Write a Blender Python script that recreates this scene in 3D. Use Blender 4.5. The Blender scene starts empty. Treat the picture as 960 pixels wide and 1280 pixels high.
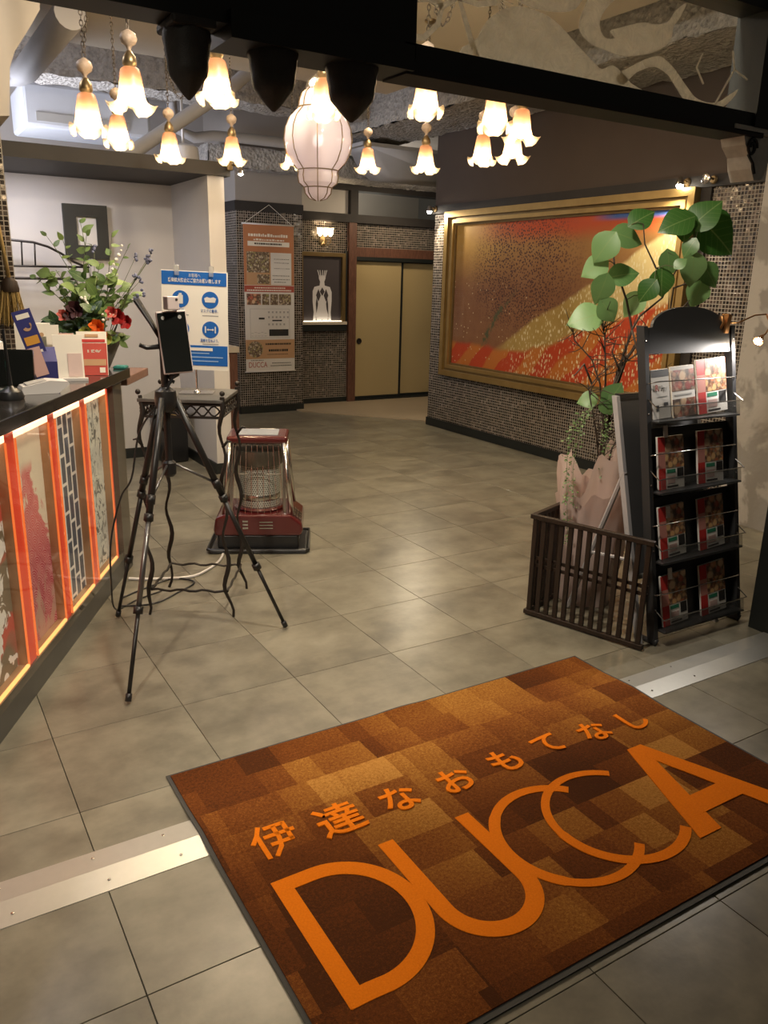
import bpy, bmesh, math, random
from math import sin, cos, pi, radians, sqrt, atan2
from mathutils import Vector, Matrix, Euler, Quaternion

random.seed(11)
SC = bpy.context.scene
COL = SC.collection

# ------------------------------------------------------------------ camera
CAM_H = 1.515
PITCH, ROLL, YAW = 0.2825, -0.0245, 0.552
FPX = 993.8
_f = Vector((sin(YAW)*cos(PITCH), cos(YAW)*cos(PITCH), -sin(PITCH)))
_r = Vector((cos(YAW), -sin(YAW), 0))
_d = _f.cross(_r)
_rr = _r*cos(ROLL) + _d*sin(ROLL)
_dd = -_r*sin(ROLL) + _d*cos(ROLL)
cam_data = bpy.data.cameras.new('camera')
cam = bpy.data.objects.new('camera', cam_data)
COL.objects.link(cam)
cam.matrix_world = Matrix(((_rr.x, -_dd.x, -_f.x, 0), (_rr.y, -_dd.y, -_f.y, 0), (_rr.z, -_dd.z, -_f.z, CAM_H), (0, 0, 0, 1)))
cam_data.sensor_fit = 'HORIZONTAL'
cam_data.sensor_width = 36
cam_data.lens = FPX/960*36
cam_data.clip_start = 0.05
SC.camera = cam

# ------------------------------------------------------------------ world, exposure
SC.view_settings.view_transform = 'Standard'
SC.view_settings.look = 'None'
SC.view_settings.gamma = 1
SC.view_settings.exposure = 0.16
SC.view_settings.use_curve_mapping = False
world = bpy.data.worlds.new('world')
SC.world = world
world.use_nodes = True
world.node_tree.nodes['Background'].inputs[0].default_value = (1.0, 0.86, 0.68, 1)
world.node_tree.nodes['Background'].inputs[1].default_value = 0.03
try:
    SC.cycles.use_denoising = True
    SC.cycles.max_bounces = 8
    SC.cycles.transparent_max_bounces = 16
    SC.cycles.sample_clamp_indirect = 4.0
    SC.cycles.caustics_reflective = False
    SC.cycles.caustics_refractive = False
except Exception:
    pass

def lamp(kind, name, loc, energy, color, size=0.1, aim=None, spot=None, blend=0.5):
    d = bpy.data.lights.new(name, kind)
    d.energy = energy
    d.color = color
    if kind == 'AREA':
        d.shape = 'DISK'; d.size = size
    elif kind in ('POINT', 'SPOT'):
        d.shadow_soft_size = size
    if kind == 'SPOT':
        d.spot_size = spot; d.spot_blend = blend
    o = bpy.data.objects.new(name, d)
    COL.objects.link(o)
    o.location = loc
    if aim is not None:
        o.rotation_euler = (Vector(aim) - Vector(loc)).to_track_quat('-Z', 'Y').to_euler()
    return o

WARM = (1.0, 0.78, 0.52)
NEUT = (1.0, 0.88, 0.72)
COOL = (0.86, 0.88, 1.0)
# vestibule downlight, then unseen fill lights added to brighten hall, door, niche and ceiling
lamp('SPOT', 'vestibule_downlight', (-0.70, 0.7, 2.75), 210, NEUT, 0.06, (-0.1, 2.3, 0.4), radians(78), 0.9)
lamp('AREA', 'entrance_fill', (1.25, 2.02, 2.96), 52, NEUT, 0.22, (1.7, 3.6, 0.7))  # added fill for notice, rack and other surfaces facing the entrance
lamp('AREA', 'hall_fill', (1.6, 4.1, 2.97), 30, WARM, 0.5, (1.6, 4.1, 0))  # this and the next: unseen fill added over the hall floor
lamp('AREA', 'hall_fill', (3.2, 5.0, 2.97), 20, WARM, 0.5, (3.2, 5.2, 0))
lamp('AREA', 'door_fill', (5.4, 8.2, 2.5), 10, WARM, 0.2, (5.5, 8.9, 0.6))  # added to brighten the sliding doors
lamp('AREA', 'niche_fill', (0.9, 6.25, 2.2), 9, (0.95, 0.92, 1.0), 0.25, (1.0, 6.5, 0))  # unseen fill added under the canopy for the white niche
lamp('AREA', 'ceiling_fill', (0.1, 7.7, 1.75), 105, COOL, 1.4, (0.7, 7.7, 3.3))  # unseen upward fill added behind the niche wall to lift the ceiling
lamp('AREA', 'far_room_fill', (5.9, 10.3, 2.2), 14, NEUT, 0.4, (5.9, 10.4, 3.2))  # unseen fill added to lighten the room behind the transom
lamp('AREA', 'counter_fill', (0.1, 4.4, 2.9), 14, (0.95, 0.92, 1.0), 0.3, (0.5, 4.4, 0))  # unseen fill added above the counter

# ------------------------------------------------------------------ node helpers
class NT:
    def __init__(s, name):
        s.m = bpy.data.materials.new(name)
        s.m.use_nodes = True
        s.t = s.m.node_tree
        s.t.nodes.clear()
        s.out = s.t.nodes.new('ShaderNodeOutputMaterial')
    def n(s, typ, **k):
        nd = s.t.nodes.new(typ)
        for a, b in k.items():
            setattr(nd, a, b)
        return nd
    def set(s, sock, val):
        if hasattr(val, 'is_output'):
            s.t.links.new(val, sock)
        elif isinstance(val, (tuple, list)):
            v = list(val)
            if sock.type == 'RGBA' and len(v) == 3:
                v.append(1)
            sock.default_value = v
        else:
            sock.default_value = val
    def math(s, op, a, b=0.0, c=None, clamp=False):
        nd = s.n('ShaderNodeMath', operation=op, use_clamp=clamp)
        s.set(nd.inputs[0], a); s.set(nd.inputs[1], b)
        if c is not None:
            s.set(nd.inputs[2], c)
        return nd.outputs[0]
    def mix(s, f, a, b, blend='MIX'):
        nd = s.n('ShaderNodeMix', data_type='RGBA', blend_type=blend)
        s.set(nd.inputs[0], f); s.set(nd.inputs[6], a); s.set(nd.inputs[7], b)
        return nd.outputs[2]
    def ss(s, x, lo, hi):   # smooth step
        nd = s.n('ShaderNodeMapRange', interpolation_type='SMOOTHSTEP')
        s.set(nd.inputs[0], x); nd.inputs[1].default_value = lo; nd.inputs[2].default_value = hi
        return nd.outputs[0]
    def coord(s, which='Object'):
        if which == 'World':
            return s.n('ShaderNodeNewGeometry').outputs['Position']
        return s.n('ShaderNodeTexCoord').outputs[which]
    def sep(s, v):
        nd = s.n('ShaderNodeSeparateXYZ'); s.set(nd.inputs[0], v)
        return nd.outputs
    def comb(s, x=0.0, y=0.0, z=0.0):
        nd = s.n('ShaderNodeCombineXYZ')
        for i, q in enumerate((x, y, z)):
            s.set(nd.inputs[i], q)
        return nd.outputs[0]
    def scale(s, v, k):
        nd = s.n('ShaderNodeVectorMath', operation='MULTIPLY')
        s.set(nd.inputs[0], v); s.set(nd.inputs[1], k if isinstance(k, (tuple, list)) else (k, k, k))
        return nd.outputs[0]
    def noise(s, v, sc, detail=3, rough=0.5, dist=0.0):
        nd = s.n('ShaderNodeTexNoise')
        s.set(nd.inputs['Vector'], v); nd.inputs['Scale'].default_value = sc
        nd.inputs['Detail'].default_value = detail; nd.inputs['Roughness'].default_value = rough
        nd.inputs['Distortion'].default_value = dist
        return nd.outputs['Fac']
    def vor(s, v, sc, feature='F1', out='Distance', rnd=1.0):
        nd = s.n('ShaderNodeTexVoronoi', feature=feature)
        s.set(nd.inputs['Vector'], v); nd.inputs['Scale'].default_value = sc
        nd.inputs['Randomness'].default_value = rnd
        return nd.outputs[out]
    def wnoise(s, v):
        nd = s.n('ShaderNodeTexWhiteNoise'); s.set(nd.inputs['Vector'], v)
        return nd.outputs
    def ramp(s, f, stops, interp='LINEAR'):
        nd = s.n('ShaderNodeValToRGB'); s.set(nd.inputs[0], f)
        cr = nd.color_ramp; cr.interpolation = interp
        cr.elements.remove(cr.elements[1])
        for i, (p, c) in enumerate(stops):
            e = cr.elements[0] if i == 0 else cr.elements.new(p)
            e.position = p; e.color = (*c, 1) if len(c) == 3 else c
        return nd.outputs[0]
    def bump(s, h, strength=0.3, dist=0.01):
        nd = s.n('ShaderNodeBump'); s.set(nd.inputs['Height'], h)
        nd.inputs['Strength'].default_value = strength; nd.inputs['Distance'].default_value = dist
        return nd.outputs[0]
    def bsdf(s, color, rough=0.5, metal=0.0, spec=0.5, normal=None, coat=0.0, emit=None, estr=0.0, sub=0.0, trans=0.0, alpha=None):
        b = s.n('ShaderNodeBsdfPrincipled')
        s.set(b.inputs['Base Color'], color); s.set(b.inputs['Roughness'], rough)
        s.set(b.inputs['Metallic'], metal); b.inputs['Specular IOR Level'].default_value = spec
        b.inputs['Coat Weight'].default_value = coat
        b.inputs['Coat Roughness'].default_value = 0.05
        if normal is not None:
            s.set(b.inputs['Normal'], normal)
        if emit is not None:
            s.set(b.inputs['Emission Color'], emit); b.inputs['Emission Strength'].default_value = estr
        b.inputs['Transmission Weight'].default_value = trans
        if alpha is not None:
            s.set(b.inputs['Alpha'], alpha)
        return b.outputs[0]
    def done(s, shader):
        s.t.links.new(shader, s.out.inputs[0])
        return s.m

def plain(name, col, rough=0.5, metal=0.0, spec=0.5, var=0.12, vscale=9.0, bump=0.0, coat=0.0):
    t = NT(name)
    p = t.coord('World')
    nz = t.noise(p, vscale, 4, 0.6)
    lo = tuple(max(0, c*(1-var)) for c in col); hi = tuple(min(1, c*(1+var)) for c in col)
    c = t.mix(nz, lo, hi)
    nm = t.bump(t.noise(p, vscale*12, 2), bump, 0.004) if bump else None
    return t.done(t.bsdf(c, rough, metal, spec, nm, coat))

def emissive(name, col, strength):
    t = NT(name)
    e = t.n('ShaderNodeEmission'); t.set(e.inputs[0], col); e.inputs[1].default_value = strength
    return t.done(e.outputs[0])

def pane(name, tint=(0.95, 0.97, 0.97), rough=0.02, opacity=0.0, body=(0.8, 0.8, 0.8), ior=1.45, tex=0.0):
    t = NT(name)
    tr = t.n('ShaderNodeBsdfTransparent'); t.set(tr.inputs[0], tint)
    gl = t.n('ShaderNodeBsdfGlossy'); t.set(gl.inputs[0], (1, 1, 1)); gl.inputs[1].default_value = rough
    fr = t.n('ShaderNodeFresnel'); fr.inputs[0].default_value = ior
    a = tr.outputs[0]
    if opacity > 0:
        df = t.n('ShaderNodeBsdfDiffuse'); t.set(df.inputs[0], body)
        tl = t.n('ShaderNodeBsdfTranslucent'); t.set(tl.inputs[0], body)
        m0 = t.n('ShaderNodeMixShader'); m0.inputs[0].default_value = 0.45
        t.t.links.new(df.outputs[0], m0.inputs[1]); t.t.links.new(tl.outputs[0], m0.inputs[2])
        m1 = t.n('ShaderNodeMixShader'); m1.inputs[0].default_value = opacity
        if tex:      # uneven etching depth
            wp = t.coord('World')
            t.set(m1.inputs[0], t.math('ADD', opacity-tex*0.5, t.math('MULTIPLY', t.ss(t.noise(wp, 22, 5, 0.7, 0.8), 0.3, 0.7), tex)))
        t.t.links.new(a, m1.inputs[1]); t.t.links.new(m0.outputs[0], m1.inputs[2])
        a = m1.outputs[0]
    m = t.n('ShaderNodeMixShader')
    bf = t.n('ShaderNodeNewGeometry').outputs['Backfacing']      # reflect at the outer face only
    t.set(m.inputs[0], t.math('MULTIPLY', fr.outputs[0], t.math('SUBTRACT', 1.0, bf)))
    t.t.links.new(a, m.inputs[1]); t.t.links.new(gl.outputs[0], m.inputs[2])
    return t.done(m.outputs[0])

def sheer(name, col, transl=0.6, rough=0.4, colz=None, clear=0.0):
    """thin glowing glass or paper: diffuse plus translucent"""
    t = NT(name)
    c = col
    if colz:   # glass whose own tint runs from neck to rim
        z = t.sep(t.coord('Object'))[2]
        c = t.ramp(t.ss(z, colz[0], colz[1]), [(0, colz[2]), (0.5, colz[3]), (1, colz[4])])
    df = t.n('ShaderNodeBsdfPrincipled'); t.set(df.inputs['Base Color'], c); df.inputs['Roughness'].default_value = rough
    tl = t.n('ShaderNodeBsdfTranslucent'); t.set(tl.inputs[0], c)
    m = t.n('ShaderNodeMixShader'); m.inputs[0].default_value = transl
    t.t.links.new(df.outputs[0], m.inputs[1]); t.t.links.new(tl.outputs[0], m.inputs[2])
    res = m.outputs[0]
    if clear > 0:
        tp = t.n('ShaderNodeBsdfTransparent'); t.set(tp.inputs[0], (1.0, 0.92, 0.80))
        m2 = t.n('ShaderNodeMixShader'); m2.inputs[0].default_value = clear
        t.t.links.new(res, m2.inputs[1]); t.t.links.new(tp.outputs[0], m2.inputs[2])
        res = m2.outputs[0]
    return t.done(res)

# ------------------------------------------------------------------ mesh helpers
class MB:
    def __init__(s):
        s.v = []; s.f = []
    def add(s, vs, fs):
        k = len(s.v); s.v += [tuple(q) for q in vs]; s.f += [tuple(i+k for i in q) for q in fs]
        return s
    def box(s, x0, x1, y0, y1, z0, z1, M=None):
        vs = [Vector((x, y, z)) for x in (x0, x1) for y in (y0, y1) for z in (z0, z1)]
        if M is not None:
            vs = [M @ q for q in vs]
        return s.add(vs, [(0, 1, 3, 2), (4, 6, 7, 5), (0, 4, 5, 1), (2, 3, 7, 6), (0, 2, 6, 4), (1, 5, 7, 3)])
    def cbox(s, x0, x1, y0, y1, z0, z1, c=0.01, M=None):
        """box with all vertical/horizontal edges chamfered (built through bmesh)"""
        bm = bmesh.new()
        bmesh.ops.create_cube(bm, size=1)
        for q in bm.verts:
            q.co = Vector(((x0+x1)/2 + q.co.x*(x1-x0), (y0+y1)/2 + q.co.y*(y1-y0), (z0+z1)/2 + q.co.z*(z1-z0)))
        bmesh.ops.bevel(bm, geom=list(bm.edges), offset=c, segments=2, profile=0.5, affect='EDGES')
        bm.verts.index_update()
        vs = [(M @ q.co) if M is not None else q.co.copy() for q in bm.verts]
        fs = [tuple(l.vert.index for l in fc.loops) for fc in bm.faces]
        bm.free()
        return s.add(vs, fs)
    def prism(s, poly, a, b, axis='z', M=None):
        n = len(poly)
        def mk(p, h):
            q = Vector((p[0], p[1], h)) if axis == 'z' else (Vector((p[0], h, p[1])) if axis == 'y' else Vector((h, p[0], p[1])))
            return M @ q if M is not None else q
        vs = [mk(p, a) for p in poly] + [mk(p, b) for p in poly]
        fs = [tuple(range(n))[::-1], tuple(range(n, 2*n))] + [(i, (i+1) % n, n+(i+1) % n, n+i) for i in range(n)]
        return s.add(vs, fs)
    def tube(s, pts, r, n=8, closed=False, flat=1.0):
        P = [Vector(p) for p in pts]; m = len(P)
        R = r if isinstance(r, (list, tuple)) else [r]*m
        up = None; rings = []
        for i in range(m):
            if closed:
                t = P[(i+1) % m]-P[i-1]
            else:
                t = P[min(i+1, m-1)]-P[max(i-1, 0)]
            t = t.normalized() if t.length > 1e-9 else Vector((0, 0, 1))
            if up is None:
                up = Vector((0, 0, 1)) if abs(t.z) < 0.9 else Vector((1, 0, 0))
            up = up - t*up.dot(t)
            up = up.normalized() if up.length > 1e-6 else t.orthogonal().normalized()
            sd = t.cross(up)
            rings.append([P[i] + (up*cos(2*pi*k/n)*flat + sd*sin(2*pi*k/n))*R[i] for k in range(n)])
        vs = [q for g in rings for q in g]; fs = []
        for i in range(m if closed else m-1):
            j = (i+1) % m
            for k in range(n):
                fs.append((i*n+k, i*n+(k+1) % n, j*n+(k+1) % n, j*n+k))
        if not closed:
            fs += [tuple(range(n))[::-1], tuple(range((m-1)*n, m*n))]
        return s.add(vs, fs)
    def lathe(s, prof, n=20, c=(0, 0, 0), M=None, cap=True, sx=1.0, sy=1.0):
        vs = []; m = len(prof)
        for r, z in prof:
            for k in range(n):
                q = Vector((c[0]+r*cos(2*pi*k/n)*sx, c[1]+r*sin(2*pi*k/n)*sy, c[2]+z))
                vs.append(M @ q if M is not None else q)
        fs = [(i*n+k, i*n+(k+1) % n, (i+1)*n+(k+1) % n, (i+1)*n+k) for i in range(m-1) for k in range(n)]
        if cap:
            fs += [tuple(range(n))[::-1], tuple(range((m-1)*n, m*n))]
        return s.add(vs, fs)
    def ball(s, c, r, n=12, m=8, sz=1.0):
        return s.lathe([(max(1e-4, r*sin(pi*i/m)), -r*sz*cos(pi*i/m)) for i in range(m+1)], n, c)
    def ribbon(s, pts, w, z0, z1):
        """flat stroke of width w through 2-D points, between z0 and z1"""
        P = [Vector((p[0], p[1])) for p in pts]; L = []; R = []
        for i, p in enumerate(P):
            t = (P[min(i+1, len(P)-1)]-P[max(i-1, 0)]).normalized(); nn = Vector((-t.y, t.x))
            ww = w[i] if isinstance(w, (list, tuple)) else w
            L.append(p+nn*ww/2); R.append(p-nn*ww/2)
        k = len(P)
        vs = [(q.x, q.y, z1) for q in L]+[(q.x, q.y, z1) for q in R]+[(q.x, q.y, z0) for q in L]+[(q.x, q.y, z0) for q in R]
        fs = []
        for i in range(k-1):
            fs += [(i, k+i, k+i+1, i+1), (2*k+i, i, i+1, 2*k+i+1), (k+i, 3*k+i, 3*k+i+1, k+i+1), (2*k+i+1, 3*k+i+1, 3*k+i, 2*k+i)]
        fs += [(0, 2*k, 3*k, k), (k-1, 2*k-1, 4*k-1, 3*k-1)]
        return s.add(vs, fs)
    def mesh(s, name, mat, smooth=False):
        me = bpy.data.meshes.new(name)
        me.from_pydata(s.v, [], s.f)
        bm = bmesh.new(); bm.from_mesh(me)
        bmesh.ops.recalc_face_normals(bm, faces=bm.faces); bm.to_mesh(me); bm.free()
        me.materials.append(mat)
        if smooth:
            me.polygons.foreach_set('use_smooth', [True]*len(me.polygons))
        me.update()
        return me
    def build(s, name, mat, parent=None, smooth=False, loc=(0, 0, 0), rot=(0, 0, 0)):
        o = bpy.data.objects.new(name, s.mesh(name, mat, smooth))
        COL.objects.link(o)
        o.location = loc; o.rotation_euler = rot
        if parent is not None:
            o.parent = parent
        if smooth and len(s.f) > 20:
            try:
                o.data.set_sharp_from_angle(angle=radians(38))
            except Exception:
                pass
        return o

def tag(o, label=None, cat=None, group=None, kind=None):
    if label: o['label'] = label
    if cat: o['category'] = cat
    if group: o['group'] = group
    if kind: o['kind'] = kind
    return o
def thing(name, label, cat, loc=(0, 0, 0), rz=0.0, group=None):
    o = bpy.data.objects.new(name, None)
    o.empty_display_size = 0.05
    COL.objects.link(o)
    o.location = loc; o.rotation_euler = (0, 0, rz)
    return tag(o, label, cat, group)
def struct(mb, name, mat, label=None, parent=None, smooth=False):
    o = mb.build(name, mat, parent, smooth)
    if parent is None:
        tag(o, label, None, None, 'structure')
    return o
def inst(me, name, parent, M=None):
    o = bpy.data.objects.new(name, me)
    COL.objects.link(o)
    if parent is not None:
        o.parent = parent
    if M is not None:
        o.matrix_local = M
    return o

def text(name, body, size, mat, parent, loc, rot=(pi/2, 0, 0), thick=0.0006, bold=0.0, align='CENTER', width=None, squash=1.0):
    cu = bpy.data.curves.new(name, 'FONT')
    cu.body = body; cu.size = size; cu.align_x = align; cu.align_y = 'CENTER'
    cu.extrude = thick/2; cu.offset = bold; cu.resolution_u = 3
    tmp = bpy.data.objects.new('tmp_text', cu)
    COL.objects.link(tmp)
    bpy.context.view_layer.update()
    me = bpy.data.meshes.new_from_object(tmp.evaluated_get(bpy.context.evaluated_depsgraph_get()))
    bpy.data.objects.remove(tmp); bpy.data.curves.remove(cu)
    me.materials.clear(); me.materials.append(mat)
    sx = 1.0
    if width and len(me.vertices):
        xs = [v.co.x for v in me.vertices]
        if max(xs)-min(xs) > 1e-6:
            sx = width/(max(xs)-min(xs))
    for v in me.vertices:
        v.co.x *= sx; v.co.y *= squash
    o = bpy.data.objects.new(name, me); COL.objects.link(o)
    o.parent = parent; o.location = loc; o.rotation_euler = rot
    return o

# ------------------------------------------------------------------ materials
def mat_tile():
    t = NT('floor_tile')
    p = t.coord('World')
    ob = t.n('ShaderNodeObjectInfo').outputs['Random']
    off = t.comb(t.math('MULTIPLY', ob, 37.0), t.math('MULTIPLY', ob, 61.0), 0.0)
    nd = t.n('ShaderNodeVectorMath', operation='ADD'); t.set(nd.inputs[0], p); t.set(nd.inputs[1], off)
    q = nd.outputs[0]
    big = t.noise(t.scale(q, (1.0, 1.5, 1)), 2.2, 6, 0.62, 0.15)
    fine = t.noise(q, 9, 4, 0.6)
    c = t.ramp(t.math('ADD', t.math('MULTIPLY', big, 0.68), t.math('MULTIPLY', fine, 0.32)),
               [(0.30, (0.085, 0.076, 0.056)), (0.44, (0.150, 0.136, 0.100)), (0.56, (0.215, 0.197, 0.146)), (0.70, (0.28, 0.257, 0.193))])
    c = t.mix(t.math('MULTIPLY', ob, 0.16), c, (0.15, 0.137, 0.11))
    r = 0.30
    return t.done(t.bsdf(c, r, 0, 0.5, t.bump(t.noise(q, 60, 3), 0.06, 0.004)))
M_TILE = mat_tile()
M_GROUT = plain('dark_grout', (0.06, 0.055, 0.048), 0.9)

def mat_mosaic():
    t = NT('glass_mosaic')
    x, y, z = t.sep(t.coord('World'))
    PIT = 0.0262
    u = t.math('DIVIDE', t.math('ADD', x, y), PIT); v = t.math('DIVIDE', z, PIT)
    fu = t.math('ABSOLUTE', t.math('SUBTRACT', t.math('FRACT', u), 0.5))
    fv = t.math('ABSOLUTE', t.math('SUBTRACT', t.math('FRACT', v), 0.5))
    e = t.math('MAXIMUM', fu, fv)
    grout = t.ss(e, 0.385, 0.425)
    w = t.wnoise(t.comb(t.math('FLOOR', u), t.math('FLOOR', v), 0))
    col = t.ramp(w['Value'], [(0, (0.020, 0.015, 0.012)), (0.45, (0.045, 0.034, 0.028)), (0.75, (0.085, 0.062, 0.050)), (0.95, (0.17, 0.135, 0.12))], 'CONSTANT')
    c = t.mix(grout, col, (0.33, 0.295, 0.25))
    h = t.math('SUBTRACT', 1.0, grout)
    # each glass chip sits at a slightly different tilt
    wv = t.n('ShaderNodeVectorMath', operation='SUBTRACT'); t.set(wv.inputs[0], w['Color']); t.set(wv.inputs[1], (0.5, 0.5, 0.5))
    geo = t.n('ShaderNodeNewGeometry').outputs['Normal']
    ad = t.n('ShaderNodeVectorMath', operation='ADD'); t.set(ad.inputs[0], geo); t.set(ad.inputs[1], t.scale(wv.outputs[0], 0.10))
    bn = t.n('ShaderNodeBump'); t.set(bn.inputs['Height'], h); bn.inputs['Strength'].default_value = 0.5; bn.inputs['Distance'].default_value = 0.003
    t.set(bn.inputs['Normal'], ad.outputs[0])
    r = t.math('ADD', 0.16, t.math('MULTIPLY', grout, 0.7))
    return t.done(t.bsdf(c, r, 0, 0.6, bn.outputs[0]))
M_MOSAIC = mat_mosaic()

M_WHITEWALL = plain('white_wall_paint', (0.60, 0.57, 0.54), 0.85, var=0.05, vscale=3)
M_BROWNWALL = plain('brown_wall_paint', (0.072, 0.053, 0.042), 0.85, var=0.1, vscale=4)
M_GREYWALL = plain('grey_plaster', (0.34, 0.31, 0.28), 0.9, var=0.08, vscale=3)
M_BAND = plain('dark_stained_band', (0.024, 0.021, 0.020), 0.7, var=0.3)
M_BLACK = plain('black_wood', (0.010, 0.0125, 0.0115), 0.5, var=0.3)
M_CARVED = plain('carved_black_wood', (0.036, 0.033, 0.029), 0.55, var=0.5, vscale=30, bump=0.3)
M_CANOPY = plain('canopy_dark_paint', (0.028, 0.024, 0.020), 0.6, var=0.15)
M_SLAB = plain('ceiling_concrete', (0.44, 0.42, 0.41), 0.95, var=0.2, vscale=5, bump=0.2)
M_SOFFIT = plain('cream_soffit', (0.52, 0.46, 0.37), 0.8, var=0.04)
M_DUCT = plain('pale_duct_paint', (0.46, 0.45, 0.45), 0.6, var=0.06)
M_ACUNIT = plain('air_conditioner_shell', (0.5, 0.52, 0.56), 0.5, var=0.05)
M_BEIGE = plain('beige_vinyl', (0.36, 0.29, 0.20), 0.45, var=0.08, vscale=5)

def mat_spray():
    t = NT('sprayed_fireproofing')
    p = t.coord('World')
    a = t.noise(p, 18, 6, 0.75); b = t.vor(p, 30)
    c = t.ramp(a, [(0.3, (0.34, 0.32, 0.30)), (0.5, (0.60, 0.565, 0.52)), (0.75, (0.80, 0.76, 0.70))])
    return t.done(t.bsdf(c, 0.95, 0, 0.2, t.bump(t.math('ADD', a, t.math('MULTIPLY', b, 0.6)), 1.0, 0.05)))
M_SPRAY = mat_spray()

def mat_stained():
    t = NT('stained_plaster')
    p = t.coord('World')
    a = t.noise(p, 3.2, 4, 0.55, 0.4)
    c = t.mix(t.ss(a, 0.46, 0.54), (0.46, 0.43, 0.39), (0.30, 0.28, 0.25))
    return t.done(t.bsdf(c, 0.85, 0, 0.3, t.bump(t.noise(p, 25, 4), 0.25, 0.01)))
M_STAIN = mat_stained()

def mat_wood(name, a, b, sc=(1, 1, 1), rough=0.5, freq=14, metal=0):
    t = NT(name)
    p = t.scale(t.coord('Object'), sc)
    n1 = t.noise(p, freq, 5, 0.65, 1.2)
    c = t.mix(t.ss(n1, 0.3, 0.7), a, b)
    return t.done(t.bsdf(c, rough, metal, 0.4, t.bump(n1, 0.15, 0.003)))
M_REDWOOD = mat_wood('reddish_wood', (0.085, 0.036, 0.024), (0.16, 0.075, 0.048), (6, 6, 0.6), 0.5)
M_DARKWOOD = mat_wood('dark_slat_wood', (0.014, 0.008, 0.005), (0.032, 0.019, 0.012), (8, 8, 1), 0.5)
M_SHELFWOOD = mat_wood('shelf_wood', (0.17, 0.095, 0.07), (0.24, 0.14, 0.105), (1, 6, 6), 0.45)
def mat_gold():
    t = NT('gilded_moulding')
    p = t.coord('World')
    n1 = t.noise(t.scale(p, (1, 1, 1)), 8, 4)
    c = t.mix(n1, (0.36, 0.235, 0.08), (0.56, 0.39, 0.155))
    return t.done(t.bsdf(c, 0.36, 0.75, 0.5, t.bump(n1, 0.05, 0.002)))
M_GOLD = mat_gold()
M_GOLDDK = plain('antique_gold', (0.20, 0.135, 0.055), 0.45, 0.6, var=0.25)
def mat_fusuma():
    t = NT('gold_screen_paper')
    p = t.coord('Object')
    n1 = t.noise(t.scale(p, (30, 1, 3)), 14, 3); n2 = t.noise(p, 3, 2)
    c = t.mix(n1, (0.40, 0.31, 0.155), (0.49, 0.385, 0.20))
    return t.done(t.bsdf(c, t.math('ADD', 0.45, t.math('MULTIPLY', n2, 0.1)), 0.1, 0.4))
M_FUSUMA = mat_fusuma()
M_STEEL = plain('chromed_steel', (0.62, 0.60, 0.56), 0.22, 1.0, var=0.05)
M_ALU = plain('brushed_aluminium', (0.47, 0.465, 0.43), 0.38, 0.65, var=0.06, vscale=40)
M_BRASS = plain('aged_brass', (0.26, 0.19, 0.10), 0.4, 0.9, var=0.25)
M_IRON = plain('blackened_iron', (0.028, 0.023, 0.019), 0.45, 0.5, var=0.35, vscale=25)
M_BLACKPL = plain('black_plastic', (0.013, 0.013, 0.0135), 0.35, var=0.2)
M_RACK = plain('charcoal_powder_coat', (0.045, 0.045, 0.047), 0.38, 0.3, var=0.1)
M_WHITEPL = plain('white_plastic', (0.68, 0.65, 0.62), 0.35, var=0.04)
M_PINKPL = plain('pinkish_white_plastic', (0.62, 0.52, 0.49), 0.4, var=0.04)
M_PAPER = plain('cream_paper', (0.80, 0.75, 0.65), 0.8, var=0.04)
M_WHITEP = plain('white_paper', (0.70, 0.67, 0.62), 0.75, var=0.04)
M_GREYP = plain('grey_print', (0.36, 0.35, 0.33), 0.75, var=0.1)
M_REDP = plain('red_print', (0.52, 0.035, 0.030), 0.5, var=0.06)
M_BRICKRED = plain('banner_red_print', (0.38, 0.075, 0.045), 0.7, var=0.06)
M_ORANGEP = plain('banner_orange_print', (0.46, 0.19, 0.085), 0.75, var=0.06)
M_TANP = plain('banner_tan_print', (0.50, 0.30, 0.16), 0.75, var=0.05)
M_BLUEP = plain('blue_print', (0.010, 0.115, 0.42), 0.5, var=0.05)
M_NAVY = plain('navy_card', (0.028, 0.030, 0.15), 0.5, var=0.08)
M_GREENP = plain('green_print', (0.03, 0.20, 0.11), 0.5, var=0.08)
M_BLACKP = plain('black_print', (0.02, 0.018, 0.017), 0.6)
M_YELLOWP = plain('amber_print', (0.62, 0.30, 0.045), 0.5)
M_TEAL = plain('teal_plastic', (0.03, 0.20, 0.17), 0.4)
M_SCREEN = plain('dark_glossy_screen', (0.009, 0.010, 0.009), 0.08, var=0.1, coat=0.5)
M_STONE = plain('rough_grey_stone', (0.15, 0.135, 0.12), 0.9, var=0.5, vscale=28, bump=0.6)
M_TOP = plain('black_stone_top', (0.022, 0.019, 0.017), 0.16, var=0.3, vscale=12, coat=0.3)
M_MAROON = plain('maroon_enamel', (0.085, 0.012, 0.012), 0.22, var=0.1, coat=0.6)
M_PANE = pane('clear_glass')
M_STRAW = plain('dry_straw', (0.36, 0.26, 0.10), 0.8, var=0.35, vscale=60)
M_BULB = emissive('lit_bulb', (1.0, 0.78, 0.50), 330.0)
M_SPOTBULB = emissive('lit_spot_bulb', (1.0, 0.90, 0.72), 90.0)
M_LEDWARM = emissive('warm_led_strip', (1.0, 0.52, 0.30), 3.2)
M_LEDORANGE = emissive('orange_lit_edge', (1.0, 0.20, 0.045), 1.0)

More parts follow.
